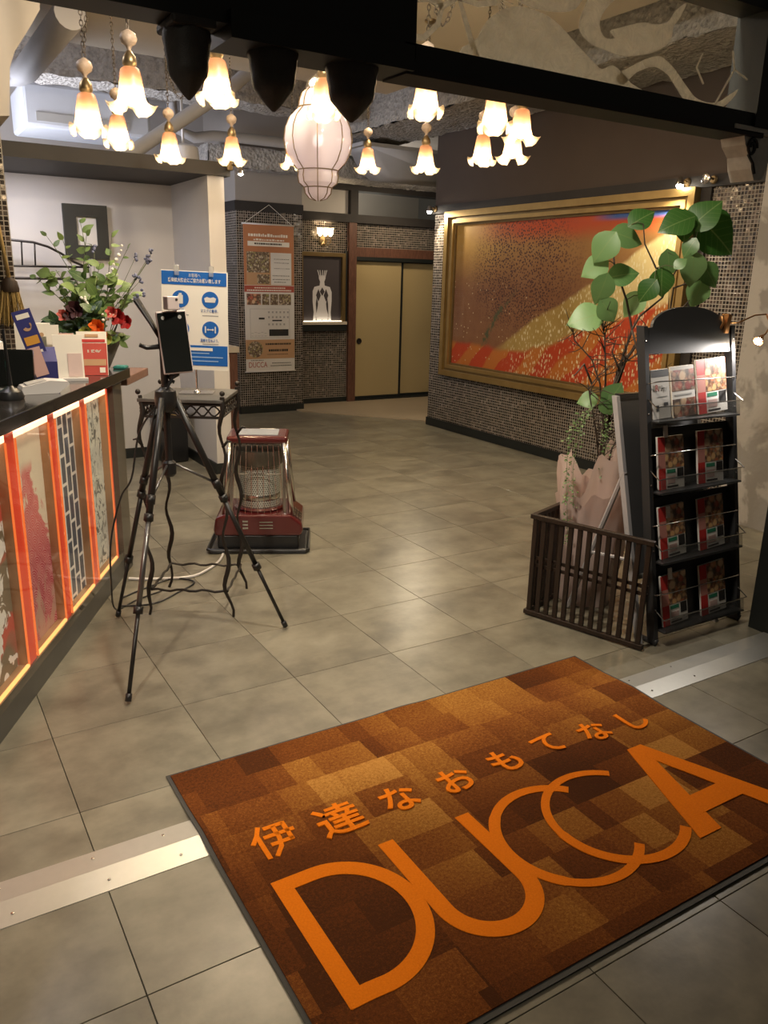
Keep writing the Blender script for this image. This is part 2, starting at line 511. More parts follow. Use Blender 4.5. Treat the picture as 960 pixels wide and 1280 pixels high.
# ------------------------------------------------------------------ floor
TS = 0.45
flr = MB().box(-2.4, 6.8, 1.87, 9.4, -0.06, -0.008)
floor = struct(flr, 'floor', M_GROUT, 'grey stone tiled floor of the hall')
flo = MB().box(-2.4, 4.4, -1.2, 1.87, -0.06, -0.008)
floor_out = struct(flo, 'floor.001', M_GROUT, 'grey stone tiled floor before the threshold')
tile_me = MB().cbox(0, TS-0.0022, 0, TS-0.0022, -0.012, 0, 0.0012).mesh('tile', M_TILE)
def in_view(x, y):
    fx = x*_f.x + y*_f.y - CAM_H*_f.z*1.0
    rel = Vector((x, y, -CAM_H)); dz = rel.dot(_f)
    if dz < 0.4:
        return False
    u = 480+FPX*rel.dot(_rr)/dz; v = 640+FPX*rel.dot(_dd)/dz
    return -420 < u < 1420 and v < 1700
for i in range(-5, 14):
    for j in range(-1, 17):
        x0 = 0.302+TS*i; y0 = 2.147+TS*j
        if y0+TS < 2.0 or y0 > 9.3 or x0 > 6.2:
            continue
        if not any(in_view(x0+a, y0+b) for a in (0, TS) for b in (0, TS)):
            continue
        if j == -1:   # cut course beside the threshold
            cut = MB().cbox(0, TS-0.0022, 1.94-y0, TS-0.0022, -0.012, 0, 0.0012).build('tile', M_TILE, floor, loc=(x0, y0, 0))
        else:
            inst(tile_me, 'tile', floor, Matrix.Translation((x0, y0, 0)))
for i in range(-4, 9):
    for j in range(-3, 3):
        x0 = 0.302+TS*i; y0 = 0.98+TS*j
        if y0 > 1.8 or not any(in_view(x0+a, y0+b) for a in (0, TS) for b in (0, TS)):
            continue
        if y0+TS > 1.80:
            MB().cbox(0, TS-0.0022, 0, 1.795-y0, -0.012, 0, 0.0012).build('tile', M_TILE, floor_out, loc=(x0, y0, 0))
        else:
            inst(tile_me, 'tile', floor_out, Matrix.Translation((x0, y0, 0)))
struct(MB().prism([(4.06, 8.57), (5.10, 7.33), (6.8, 7.33), (6.8, 9.05), (4.06, 9.05)], 0.0005, 0.014), 'floor.002', M_BEIGE, 'beige vinyl floor before the sliding doors')

# threshold strip: folded aluminium with a ridge
ts = tag(MB().prism([(1.785, -0.004), (1.785, 0.002), (1.868, 0.010), (1.95, 0.004), (1.95, -0.004)], -1.6, 3.3, 'x').build('trim_1', M_ALU), 'folded aluminium threshold strip across the floor', None, None, 'structure')
for x in (-0.42, -0.18, 0.06, 0.29, 0.48, 2.35, 2.6):
    MB().lathe([(0.0045, 0), (0.0042, 0.0012), (0.002, 0.0018)], 10, (x, 1.92, 0.0068)).build('screw', M_STEEL, ts)
    MB().lathe([(0.0045, 0), (0.0042, 0.0012), (0.002, 0.0018)], 10, (x+0.02, 1.82, 0.0058)).build('screw', M_STEEL, ts)

# ------------------------------------------------------------------ walls
RW = 4.98
wr = struct(MB().box(RW, RW+0.25, 1.9, 7.22, 0, 2.2), 'wall_right', M_MOSAIC, 'mosaic tiled wall behind the large painting')
struct(MB().box(RW, RW+0.25, 1.9, 7.22, 2.26, 3.3), 'wall_right_upper', M_BROWNWALL, 'plain brown upper wall above the painting')
struct(MB().box(RW-0.03, RW+0.26, 1.9, 7.235, 2.19, 2.27), 'trim_2', M_BAND, 'dark rail above the mosaic wall')
struct(MB().box(RW-0.012, RW, 1.9, 7.23, 0, 0.085).box(RW-0.012, RW+0.25, 7.22, 7.232, 0, 0.085), 'baseboard_right', M_BLACK, 'black skirting below the mosaic wall')
struct(MB().box(4.72, 5.3, 1.95, 3.29, 0, 3.3), 'wall_right_pier', M_STAIN, 'pale stained plaster pier beside the mosaic wall')
struct(MB().box(RW-0.02, RW, 3.86, 3.945, 0, 2.2), 'trim_3', M_BAND, 'dark upright strip beside the gold frame')

DW = 9.03
struct(MB().box(4.0, 4.95, DW, DW+0.2, 0, 2.2), 'wall_back', M_MOSAIC, 'mosaic wall around the lit figure picture')
struct(MB().box(5.05, 6.8, DW, DW+0.2, 1.90, 2.2), 'wall_back_over_door', M_MOSAIC, 'mosaic strip above the sliding doors')
struct(MB().box(4.0, 4.95, DW-0.012, DW, 0.0, 0.075), 'baseboard_back', M_BLACK, 'black skirting under the figure picture')
struct(MB().box(4.94, 5.045, DW-0.05, DW+0.2, 0, 2.22), 'trim_4', M_REDWOOD, 'reddish wooden post beside the sliding doors')
struct(MB().box(5.045, 6.8, DW-0.03, DW+0.1, 1.80, 1.91), 'trim_5', M_REDWOOD, 'reddish wooden lintel over the sliding doors')
struct(MB().box(5.045, 6.8, DW-0.035, DW+0.1, 1.755, 1.80), 'trim_6', M_BLACK, 'dark head rail of the sliding doors')
struct(MB().box(5.045, 6.8, DW-0.035, DW+0.1, 0.0, 0.03), 'trim_7', M_BLACK, 'dark sill rail of the sliding doors')
struct(MB().box(4.0, 6.8, DW-0.06, DW+0.2, 2.19, 2.285), 'trim_8', M_BAND, 'dark beam above the mosaic of the far wall')
struct(MB().box(4.955, 5.06, DW-0.05, DW+0.15, 2.285, 2.58), 'trim_9', M_BAND, 'dark short post between the transom openings')
struct(MB().box(4.0, 6.8, DW-0.06, DW+0.15, 2.555, 2.62), 'trim_10', M_BAND, 'dark beam above the transom openings')
struct(MB().box(4.0, 4.955, DW+0.02, DW+0.1, 2.285, 2.56), 'wall_transom', M_WHITEWALL, 'white panel beside the transom opening')
struct(MB().box(5.06, 6.8, DW+0.06, DW+0.066, 2.285, 2.56), 'window_1', M_PANE, 'clear transom pane above the sliding doors')
struct(MB().box(4.6, 7.4, 11.2, 11.4, 0, 3.2), 'wall_far', M_GREYWALL, 'grey wall of the room behind the transom')
for k, (x0, x1) in enumerate(((5.045, 5.775), (5.745, 6.62))):
    dr = tag(thing('door_%d' % (k+1), ['gold paper sliding door with a round pull', 'gold paper sliding door at the right behind the wall corner'][k], None, (x0, DW+0.02+0.035*k, 0.03)), None, None, None, 'structure')
    w = x1-x0
    MB().box(0.014, w-0.03, 0, 0.025, 0.035, 1.715).build('door_panel', M_FUSUMA, dr)
    fr = MB().box(0, 0.014, -0.006, 0.03, 0, 1.73).box(w-0.03, w, -0.006, 0.03, 0, 1.73).box(0.014, w-0.03, -0.006, 0.03, 0, 0.035).box(0.014, w-0.03, -0.006, 0.03, 1.715, 1.73)
    fr.build('door_frame', M_BLACK, dr)
    if k == 0:
        MB().lathe([(0.030, 0), (0.036, 0.004), (0.038, 0.008), (0.030, 0.010), (0.024, 0.003), (0.001, 0.002)], 24, (0, 0, 0), Matrix.Translation((0.085, -0.001, 0.74)) @ Matrix.Rotation(pi/2, 4, 'X'), cap=False).build('door_pull', M_IRON, dr, True)

# pillar that carries the banner
struct(MB().box(3.36, 4.15, 8.66, 9.6, 0, 2.22), 'wall_pillar', M_MOSAIC, 'mosaic pillar behind the hanging banner')
struct(MB().box(3.345, 4.16, 8.645, 9.6, 2.215, 2.315), 'trim_11', M_BAND, 'dark band on top of the mosaic pillar')
struct(MB().box(3.36, 4.15, 8.66, 9.6, 2.315, 3.3), 'wall_pillar_upper', M_GREYWALL, 'grey plaster pillar above the banner')
struct(MB().box(3.352, 4.158, 8.650, 8.66, 0, 0.085).box(3.350, 3.36, 8.65, 9.6, 0, 0.085), 'baseboard_pillar', M_BLACK, 'black skirting round the mosaic pillar')
# white niche behind the counter
struct(MB().box(-1.6, 2.11, 6.86, 6.98, 0, 2.22), 'wall_niche', M_WHITEWALL, 'white wall behind the reception counter')
struct(MB().box(2.11, 2.235, 5.98, 6.98, 0, 2.222), 'wall_partition', M_WHITEWALL, 'white partition end beside the heater')
struct(MB().box(-1.6, 2.27, 5.94, 7.0, 2.222, 2.315), 'trim_12', M_CANOPY, 'dark flat canopy over the white niche')
struct(MB().box(-1.6, 2.098, 6.846, 6.86, 0, 0.085).box(2.096, 2.11, 5.98, 6.86, 0, 0.085).box(2.096, 2.237, 5.966, 5.98, 0, 0.085), 'baseboard_niche', M_BLACK, 'black skirting along the white niche')
struct(MB().box(0.05, 0.635, 5.0, 5.25, 0, 2.25), 'wall_left_column', M_MOSAIC, 'mosaic column behind the counter at the left edge')
struct(MB().box(-2.3, -2.2, 1.9, 9.6, 0, 3.3), 'wall_left', M_GREYWALL, 'grey wall behind the counter')
struct(MB().box(-2.3, 3.4, 9.6, 9.7, 0, 3.3), 'wall_kitchen', M_GREYWALL, 'grey wall of the room behind the niche')

# ------------------------------------------------------------------ ceiling and services
struct(MB().box(-2.4, 7.4, 1.78, 11.4, 3.3, 3.4), 'ceiling', M_SLAB, 'bare concrete ceiling')
def lumpy(x0, x1, y0, y1, z0, z1, name, label, amp=0.012, step=0.07):
    """sprayed beam with an uneven surface"""
    bm = bmesh.new()
    nx = max(2, int((x1-x0)/step)); ny = max(2, int((y1-y0)/step)); nz = max(2, int((z1-z0)/step))
    rnd = random.Random(7)
    def jit(p):
        return Vector((p[0]+rnd.uniform(-amp, amp), p[1]+rnd.uniform(-amp, amp), p[2]+rnd.uniform(-amp, amp)))
    mb = MB()
    def sheet(f, a, b):
        vs = [jit(f(i/a, j/b)) for i in range(a+1) for j in range(b+1)]
        mb.add(vs, [(i*(b+1)+j, (i+1)*(b+1)+j, (i+1)*(b+1)+j+1, i*(b+1)+j+1) for i in range(a) for j in range(b)])
    sheet(lambda s, t: (x0+(x1-x0)*s, y0+(y1-y0)*t, z0), nx, ny)
    sheet(lambda s, t: (x0, y0+(y1-y0)*s, z0+(z1-z0)*t), ny, nz)
    sheet(lambda s, t: (x1, y0+(y1-y0)*s, z0+(z1-z0)*t), ny, nz)
    sheet(lambda s, t: (x0+(x1-x0)*s, y0, z0+(z1-z0)*t), nx, nz)
    sheet(lambda s, t: (x0+(x1-x0)*s, y1, z0+(z1-z0)*t), nx, nz)
    bm.free()
    o = mb.build(name, M_SPRAY, None, True)
    return tag(o, label, 'beam', 'sprayed ceiling beams')
lumpy(4.25, 4.97, 1.95, 8.4, 2.935, 3.3, 'ceiling_beam', 'rough sprayed ceiling beam along the brown wall')
lumpy(3.0, 6.8, 8.45, 8.95, 2.62, 2.82, 'ceiling_beam.001', 'rough sprayed beam over the sliding door transom')
lumpy(-1.0, 4.25, 7.35, 7.75, 3.02, 3.3, 'ceiling_beam.002', 'rough sprayed beam crossing behind the pendant lamps')
tag(MB().cbox(0.75, 3.85, 2.4, 6.35, 3.02, 3.3, 0.03).build('ceiling_soffit', M_SOFFIT), 'cream boxed ceiling soffit above the pendant lamps', 'soffit')
def pipe(pts, r, name, label, mat=None, n=16, cat='pipe'):
    return tag(MB().tube(pts, r, n).build(name, mat or M_DUCT, None, True), label, cat)
pipe([(1.07, 5.15, 2.89), (1.06, 6.70, 2.89), (1.02, 6.86, 2.89), (0.85, 6.92, 2.89), (0.1, 6.92, 2.89)], 0.085, 'round_duct', 'thick pale round duct sloping at the upper left', cat='duct')
tag(MB().prism([(0.80, 3.018), (0.78, 2.68), (0.73, 2.60), (0.655, 2.49), (0.628, 2.42), (0.606, 2.214), (0.30, 2.18), (-0.4, 2.18), (-0.4, 3.018)], 4.4, 4.9, 'y').build('duct_bulkhead', M_SOFFIT), 'cream boxed duct in the top left corner', 'duct')
acu = thing('air_conditioner', 'pale ceiling air conditioner box above the dark canopy', 'air conditioner', (1.78, 8.4, 2.74))
MB().cbox(-0.55, 0.55, -0.3, 0.4, 0.0, 0.36, 0.03).build('body', M_ACUNIT, acu)
for x_ in (-0.4, 0.4):
    MB().tube([(x_, 0.05, 0.35), (x_, 0.05, 0.56)], 0.012, 8).build('hanger_rod', M_STEEL, acu, True)
MB().box(-0.45, 0.35, -0.31, -0.298, 0.05, 0.12).build('air_slot', M_GREYP, acu)
MB().tube([(-0.2, -0.34, 0.40), (0.18, -0.34, 0.38), (0.25, -0.34, 0.34), (0.25, -0.34, 0.08)], 0.028, 10).build('drain_pipe', M_WHITEPL, acu, True)
pipe([(1.72, 7.0, 2.36), (1.85, 7.0, 2.46), (2.39, 7.0, 2.83), (2.75, 7.0, 3.08), (3.0, 7.0, 3.30)], 0.055, 'sloping_pipe', 'pale sloping pipe behind the left pendant lamps')
pipe([(2.52, 8.1, 3.3), (2.55, 8.1, 2.86), (2.75, 8.12, 2.80), (2.95, 8.15, 2.84), (3.25, 8.2, 2.86), (4.2, 8.2, 2.86)], 0.05, 'bent_pipe', 'thin pale pipe bending toward the pillar')
pipe([(-2.2, 7.95, 3.14), (4.2, 7.95, 3.16)], 0.05, 'straight_pipe', 'straight grey pipe under the ceiling slab')
dt = thing('duct_hood', 'white duct fitting under the ceiling by the brown wall', 'duct', (4.85, 8.0, 2.56))
MB().prism([(-0.45, 0.30), (-0.32, 0.26), (-0.22, 0.10), (-0.08, 0.02), (0.8, 0.02), (0.8, 0.30)], -0.28, 0.2, 'y').build('hood', M_DUCT, dt, True)
MB().box(-0.47, 0.8, -0.30, 0.22, 0.29, 0.325).build('flange', M_DUCT, dt)
# hanging white range hood / fan seen over the canopy
hf = thing('exhaust_fan', 'small white ceiling fitting hanging behind the canopy', 'fan', (2.45, 7.55, 2.50))
MB().lathe([(0.13, 0), (0.14, 0.03), (0.13, 0.12), (0.10, 0.14)], 24).build('housing', M_WHITEPL, hf, True)
MB().tube([(0, 0, 0.13), (0, 0, 0.52)], 0.012, 8).build('rod', M_WHITEPL, hf, True)

# ------------------------------------------------------------------ large framed painting
PW, PH = 2.70, 1.345        # visible picture
def mat_painting():
    t = NT('painted_silk')
    P = t.coord('Object')
    x, y, z = t.sep(P)
    s = t.math('DIVIDE', x, PW); q = t.math('DIVIDE', z, PH)
    wob = t.noise(P, 2.2, 3)
    w2 = t.math('MULTIPLY', t.math('SUBTRACT', wob, 0.5), 0.10)
    gold = t.mix(t.noise(P, 5, 4), (0.40, 0.21, 0.045), (0.60, 0.36, 0.09))
    brown = t.mix(t.noise(P, 9, 4), (0.20, 0.085, 0.045), (0.30, 0.15, 0.075))
    # upper left ochre glow of pigment, brown below it
    base = t.mix(t.math('MULTIPLY', t.ss(t.math('ADD', q, w2), 0.50, 0.95), t.math('SUBTRACT', 1.0, t.math('MULTIPLY', t.ss(s, 0.15, 0.4), 0.55))), brown, gold)
    # olive gold slope running from lower left to upper right
    dg = t.math('SUBTRACT', t.math('SUBTRACT', q, 0.12), t.math('MULTIPLY', t.math('SUBTRACT', s, 0.22), 1.02))
    slope = t.ss(t.math('MULTIPLY', t.math('ADD', dg, w2), -1.0), -0.02, 0.015)
    slope = t.math('MULTIPLY', slope, t.ss(s, 0.22, 0.34))
    olive = t.mix(t.noise(P, 4, 4), (0.33, 0.21, 0.055), (0.52, 0.37, 0.13))
    pale = t.mix(t.ss(t.math('ADD', s, t.math('MULTIPLY', q, 0.4)), 0.75, 1.25), olive, (0.74, 0.60, 0.30))
    base = t.mix(slope, base, pale)
    # red ground with rays
    gl = t.math('ADD', 0.17, t.math('MULTIPLY', t.math('MAXIMUM', t.math('SUBTRACT', s, 0.42), 0), 0.62))
    red = t.ss(t.math('SUBTRACT', gl, t.math('ADD', q, w2)), -0.012, 0.03)
    ray = t.math('FRACT', t.math('ADD', t.math('MULTIPLY', t.math('SUBTRACT', s, t.math('MULTIPLY', q, 0.55)), 6.0), t.math('MULTIPLY', wob, 0.7)))
    redc = t.mix(t.ss(ray, 0.45, 0.55), (0.50, 0.065, 0.022), (0.52, 0.17, 0.035))
    base = t.mix(red, base, redc)
    # red band along the top, blue at its right end
    base = t.mix(t.math('MULTIPLY', t.ss(t.math('ADD', q, w2), 0.84, 0.97), t.ss(s, 0.05, 0.35)), base, (0.50, 0.085, 0.025))
    base = t.mix(t.math('MULTIPLY', t.ss(q, 0.955, 0.985), t.ss(s, 0.66, 0.78)), base, (0.06, 0.13, 0.42))
    # dark leaf specks of the tree crown
    ds = t.math('SUBTRACT', s, 0.37); dq = t.math('MULTIPLY', t.math('SUBTRACT', q, 0.70), 0.62)
    rr = t.math('SQRT', t.math('ADD', t.math('MULTIPLY', ds, ds), t.math('MULTIPLY', dq, dq)))
    crown = t.math('SUBTRACT', 1.0, t.ss(t.math('ADD', rr, t.math('MULTIPLY', w2, 1.5)), 0.16, 0.34))
    d1 = t.vor(P, 46); speck = t.math('SUBTRACT', 1.0, t.ss(d1, 0.34, 0.46))
    base = t.mix(t.math('MULTIPLY', t.math('MULTIPLY', crown, speck), t.math('SUBTRACT', 1.0, slope)), base, (0.085, 0.035, 0.03))
    # pale petals drifting at the lower left
    d2 = t.vor(P, 17); pet = t.math('MULTIPLY', t.math('SUBTRACT', 1.0, t.ss(d2, 0.10, 0.15)), t.math('SUBTRACT', 1.0, t.ss(q, 0.5, 0.68)))
    base = t.mix(t.math('MULTIPLY', pet, t.math('SUBTRACT', 1.0, t.ss(s, 0.40, 0.5))), base, (0.62, 0.50, 0.30))
    # hanging pale blossom on the right
    dr = t.vor(t.scale(P, (1.0, 1.0, 0.40)), 52); st = t.noise(t.scale(P, (9, 1, 0.8)), 3.0, 2)
    drip = t.math('MULTIPLY', t.math('SUBTRACT', 1.0, t.ss(dr, 0.22, 0.42)), t.ss(st, 0.38, 0.50))
    drip = t.math('MULTIPLY', drip, t.ss(s, 0.28, 0.40))
    drip = t.math('MULTIPLY', drip, t.math('MAXIMUM', slope, t.math('MULTIPLY', red, 0.6)))
    base = t.mix(drip, base, (0.80, 0.72, 0.48))
    # green trunk
    cx = t.math('ADD', 0.19, t.math('MULTIPLY', t.math('POWER', t.math('MAXIMUM', t.math('SUBTRACT', q, 0.16), 0), 1.35), 0.55))
    tw = t.math('ABSOLUTE', t.math('SUBTRACT', s, cx))
    trunk = t.math('SUBTRACT', 1.0, t.ss(t.math('ADD', tw, t.math('MULTIPLY', w2, 0.12)), 0.006, 0.022))
    trunk = t.math('MULTIPLY', trunk, t.math('MULTIPLY', t.ss(q, 0.13, 0.18), t.math('SUBTRACT', 1.0, t.ss(q, 0.42, 0.60))))
    base = t.mix(t.math('MULTIPLY', trunk, t.ss(t.noise(P, 26, 3), 0.35, 0.6)), base, (0.085, 0.10, 0.055))
    return t.done(t.bsdf(base, 0.55, 0.1, 0.3))
pt = thing('painting', 'large gold framed painting of blossom trees on the mosaic wall', 'painting', (RW-0.002, 6.94, 0.585), -pi/2)
OW, OH = 2.99, 1.61
# stepped mouldings, outermost thickest
def frame_ring(o, i, y0, y1):
    ox0, ox1, oz0, oz1 = o; ix0, ix1, iz0, iz1 = i
    mb = MB()
    for a, b in (((ox0, oz0), (ox1, oz0)), ((ox1, oz0), (ox1, oz1)), ((ox1, oz1), (ox0, oz1)), ((ox0, oz1), (ox0, oz0))):
        pass
    A = [(ox0, oz0), (ox1, oz0), (ox1, oz1), (ox0, oz1)]; B = [(ix0, iz0), (ix1, iz0), (ix1, iz1), (ix0, iz1)]
    for k in range(4):
        j = (k+1) % 4
        vs = [(*A[k], ), (*A[j], ), (*B[j], ), (*B[k], )]
        mb.add([(p[0], y0, p[1]) for p in vs]+[(p[0], y1, p[1]) for p in vs],
               [(0, 1, 2, 3), (4, 7, 6, 5), (0, 4, 5, 1), (1, 5, 6, 2), (2, 6, 7, 3), (3, 7, 4, 0)])
    return mb
R0 = (0, OW, 0, OH); R1 = (0.055, OW-0.055, 0.055, OH-0.055); R2 = (0.085, OW-0.085, 0.078, OH-0.078); R3 = (0.125, OW-0.125, 0.112, OH-0.112); R4 = (0.145, OW-0.145, 0.1325, OH-0.1325)
frame_ring(R0, R1, -0.075, 0).build('frame', M_GOLD, pt)
frame_ring(R1, R2, -0.045, 0).build('frame_step', M_GOLDDK, pt)
frame_ring(R2, R3, -0.058, 0).build('frame_inner', M_GOLD, pt)
frame_ring(R3, R4, -0.032, 0).build('frame_slip', M_GOLDDK, pt)
MB().box(0, PW, -0.012, 0, 0, PH).build('canvas', mat_painting(), pt, loc=(0.145, -0.004, 0.1325))
MB().box(0.14, OW-0.14, -0.0262, -0.0240, 0.13, OH-0.13).build('glass', pane('picture_glass', (0.97, 0.97, 0.96), 0.02, 0, (1, 1, 1), 1.22), pt)

# wall spots on the dark rail
def wall_spot(name, label, y, lit, aim=None):
    w = thing(name, label, 'spotlight', (RW-0.03, y, 2.235), -pi/2, 'small spots on the dark rail')
    MB().lathe([(0.028, 0), (0.030, 0.008), (0.022, 0.016)], 16, M=Matrix.Rotation(pi/2, 4, 'X')).build('base', M_BRASS, w, True)
    MB().tube([(0, -0.012, 0), (0, -0.05, 0.012), (0, -0.075, 0)], 0.007, 8).build('arm', M_BRASS, w, True)
    if lit:
        MB().lathe([(0.012, 0.03), (0.020, 0.02), (0.028, -0.012), (0.030, -0.022)], 16, (0, -0.078, 0), cap=False).build('shade', M_STEEL, w, True)
        MB().ball((0, -0.078, -0.026), 0.024).build('bulb', M_SPOTBULB, w, True)
        lamp('SPOT', name+'_light', (RW-0.16, y, 2.17), 34, (1.0, 0.84, 0.60), 0.02, aim, radians(125), 0.6)
    else:
        MB().lathe([(0.012, 0), (0.034, 0.012), (0.036, 0.03), (0.03, 0.034)], 18, M=Matrix.Translation((0, -0.066, 0)) @ Matrix.Rotation(pi/2, 4, 'X')).build('head', M_STEEL, w, True)
    return w
wall_spot('wall_spot', 'small lit wall spot at the far corner of the painting wall', 7.17, True, (RW-0.05, 6.0, 0.6))
wall_spot('wall_spot.001', 'small lit wall spot above the right end of the gold frame', 4.06, True, (RW-0.05, 4.5, 0.4))
wall_spot('wall_spot.002', 'unlit round steel wall spot right of the painting', 3.84, False)

# ------------------------------------------------------------------ hanging banner on the pillar
def mat_food(name, scale, cols, dark=0.3):
    t = NT(name)
    P = t.coord('Object')
    c1 = t.vor(P, scale, out='Color')
    d = t.vor(P, scale)
    k = t.sep(c1)[0]
    c = t.ramp(k, [(i/len(cols), q) for i, q in enumerate(cols)], 'CONSTANT')
    c = t.mix(t.ss(d, 0.35, 0.75), c, (0.10, 0.06, 0.04))
    c = t.mix(t.math('MULTIPLY', t.ss(t.noise(P, scale*2.2, 4), 0.45, 0.75), 0.45), c, (0.70, 0.56, 0.40))
    return t.done(t.bsdf(c, 0.45))
M_FOOD1 = mat_food('printed_food_photo', 26, [(0.45, 0.10, 0.06), (0.62, 0.30, 0.16), (0.30, 0.05, 0.04), (0.70, 0.48, 0.30), (0.24, 0.10, 0.05)])
M_FOOD2 = mat_food('printed_dish_photo', 34, [(0.55, 0.18, 0.07), (0.38, 0.12, 0.05), (0.66, 0.40, 0.18), (0.25, 0.10, 0.04)])
M_FOOD3 = mat_food('printed_table_photo', 45, [(0.20, 0.16, 0.10), (0.42, 0.34, 0.22), (0.13, 0.09, 0.05), (0.50, 0.45, 0.36), (0.28, 0.26, 0.10)])
bn = thing('hanging_banner', 'orange and white menu banner hanging on the mosaic pillar', 'banner', (3.43, 8.645, 0.48))
BW, BH = 0.605, 1.605
MB().box(0, BW, -0.003, 0, 0, BH).build('sheet', M_WHITEP, bn)
def flat(mb_rect, name, mat, parent, y=-0.004, d=0.001):
    x0, x1, z0, z1 = mb_rect
    return MB().box(x0, x1, y-d, y, z0, z1).build(name, mat, parent)
flat((0.0, BW, 0.96, BH), 'orange_field', M_ORANGEP, bn, -0.0032)
flat((0.03, 0.58, 0.96, 1.31), 'photo_field', M_TANP, bn, -0.0044)
flat((0.05, 0.55, 1.375, 1.425), 'title_bar', M_PAPER, bn, -0.0044)
flat((0.035, 0.305, 1.095, 1.315), 'photo', M_FOOD3, bn, -0.0056)
flat((0.155, 0.305, 0.975, 1.075), 'photo', M_FOOD3, bn, -0.0056)
flat((0.32, 0.57, 0.965, 1.31), 'menu_card', M_WHITEP, bn, -0.0056)
flat((0.0, BW, 0.885, 0.955), 'red_strip', M_BRICKRED, bn, -0.0044)
for x0, x1 in ((0.025, 0.195), (0.21, 0.295), (0.31, 0.405), (0.415, 0.565)):
    flat((x0, x1, 0.745, 0.865), 'photo', M_FOOD1 if x0 < 0.1 else M_FOOD3, bn)
MB().add([(0.06, -0.0045, 0.38), (0.545, -0.0045, 0.38), (0.545, -0.0045, 0.70), (0.06, -0.0045, 0.70)], [(0, 1, 2, 3)])
pl = MB()
for a in ((0.06, 0.545, 0.38, 0.383), (0.06, 0.545, 0.70, 0.703), (0.06, 0.063, 0.38, 0.70), (0.542, 0.545, 0.38, 0.70)):
    pl.box(a[0], a[1], -0.0055, -0.004, a[2], a[3])
for r_, zz in enumerate((0.655, 0.60, 0.52)):
    for k in range(6 if r_ < 2 else 5):
        pl.box(0.28+0.047*k, 0.298+0.047*k, -0.0055, -0.004, zz, zz+0.02)
for k in range(5):
    pl.box(0.07+0.04*k, 0.098+0.04*k, -0.0055, -0.004, 0.40, 0.404); pl.box(0.07+0.04*k, 0.098+0.04*k, -0.0055, -0.004, 0.43+0.01*(k % 2), 0.434+0.01*(k % 2))
pl.build('floor_plan', M_GREYP, bn)
flat((0.29, 0.53, 0.40, 0.475), 'plan_block', M_BLACKP, bn)
flat((0.165, 0.235, 0.585, 0.605), 'plan_block', M_BLACKP, bn)
flat((0.33, 0.45, 0.565, 0.58), 'plan_block', M_BLACKP, bn)
flat((0.0, BW, 0.145, 0.36), 'tan_strip', M_TANP, bn)
MB().lathe([(0.092, 0), (0.092, 0.0012)], 28, M=Matrix.Translation((0.115, -0.0052, 0.252)) @ Matrix.Rotation(pi/2, 4, 'X')).build('round_photo', M_FOOD3, bn)
text('lettering', 'DUCCA', 0.088, M_BRICKRED, bn, (0.145, -0.0045, 0.075), width=0.225)
for nm, body, sz, x, z, m, wd in (('lettering', '宴会予約承り', 0.05, 0.29, 1.50, M_PAPER, 0.44),):
    pass
mk = MB()
for (x0, x1, z, h) in ((0.06, 0.53, 1.475, 0.034), (0.12, 0.48, 1.435, 0.018)):
    x = x0
    while x < x1:
        w = random.uniform(0.012, 0.03); mk.box(x, x+w, -0.0050, -0.004, z, z+h*random.uniform(0.6, 1)); x += w+0.008
mk.build('heading_marks', M_PAPER, bn)
mk = MB()
for (x0, x1, z, h) in ((0.13, 0.46, 1.392, 0.018), (0.36, 0.53, 1.24, 0.006), (0.36, 0.53, 1.20, 0.006), (0.36, 0.53, 1.14, 0.006), (0.34, 0.55, 1.06, 0.008), (0.34, 0.55, 1.02, 0.008), (0.36, 0.5, 0.99, 0.01),
                       (0.24, 0.55, 0.30, 0.020), (0.28, 0.50, 0.225, 0.026), (0.26, 0.52, 0.19, 0.006), (0.32, 0.55, 0.09, 0.006), (0.30, 0.55, 0.06, 0.006), (0.06, 0.22, 0.125, 0.006)):
    x = x0
    while x < x1:
        w = random.uniform(0.008, 0.022); mk.box(x, x+w, -0.0066, -0.0030, z, z+h); x += w+0.006
mk.build('small_print', M_BLACKP, bn)
mk = MB()
for (x0, x1, z, h) in ((0.12, 0.48, 0.925, 0.012), (0.03, 0.56, 0.897, 0.014)):
    x = x0
    while x < x1:
        w = random.uniform(0.010, 0.025); mk.box(x, x+w, -0.0062, -0.005, z, z+h); x += w+0.006
mk.build('strip_print', M_PAPER, bn)
MB().tube([(-0.012, -0.004, BH), (BW+0.012, -0.004, BH)], 0.008, 8).build('rod', M_WHITEPL, bn, True)
MB().tube([(-0.012, -0.004, 0), (BW+0.012, -0.004, 0)], 0.008, 8).build('rod', M_WHITEPL, bn, True)
MB().tube([(0.02, -0.004, BH+0.006), (0.31, -0.004, BH+0.205), (0.585, -0.004, BH+0.006)], 0.0025, 6).build('cord', M_PAPER, bn)

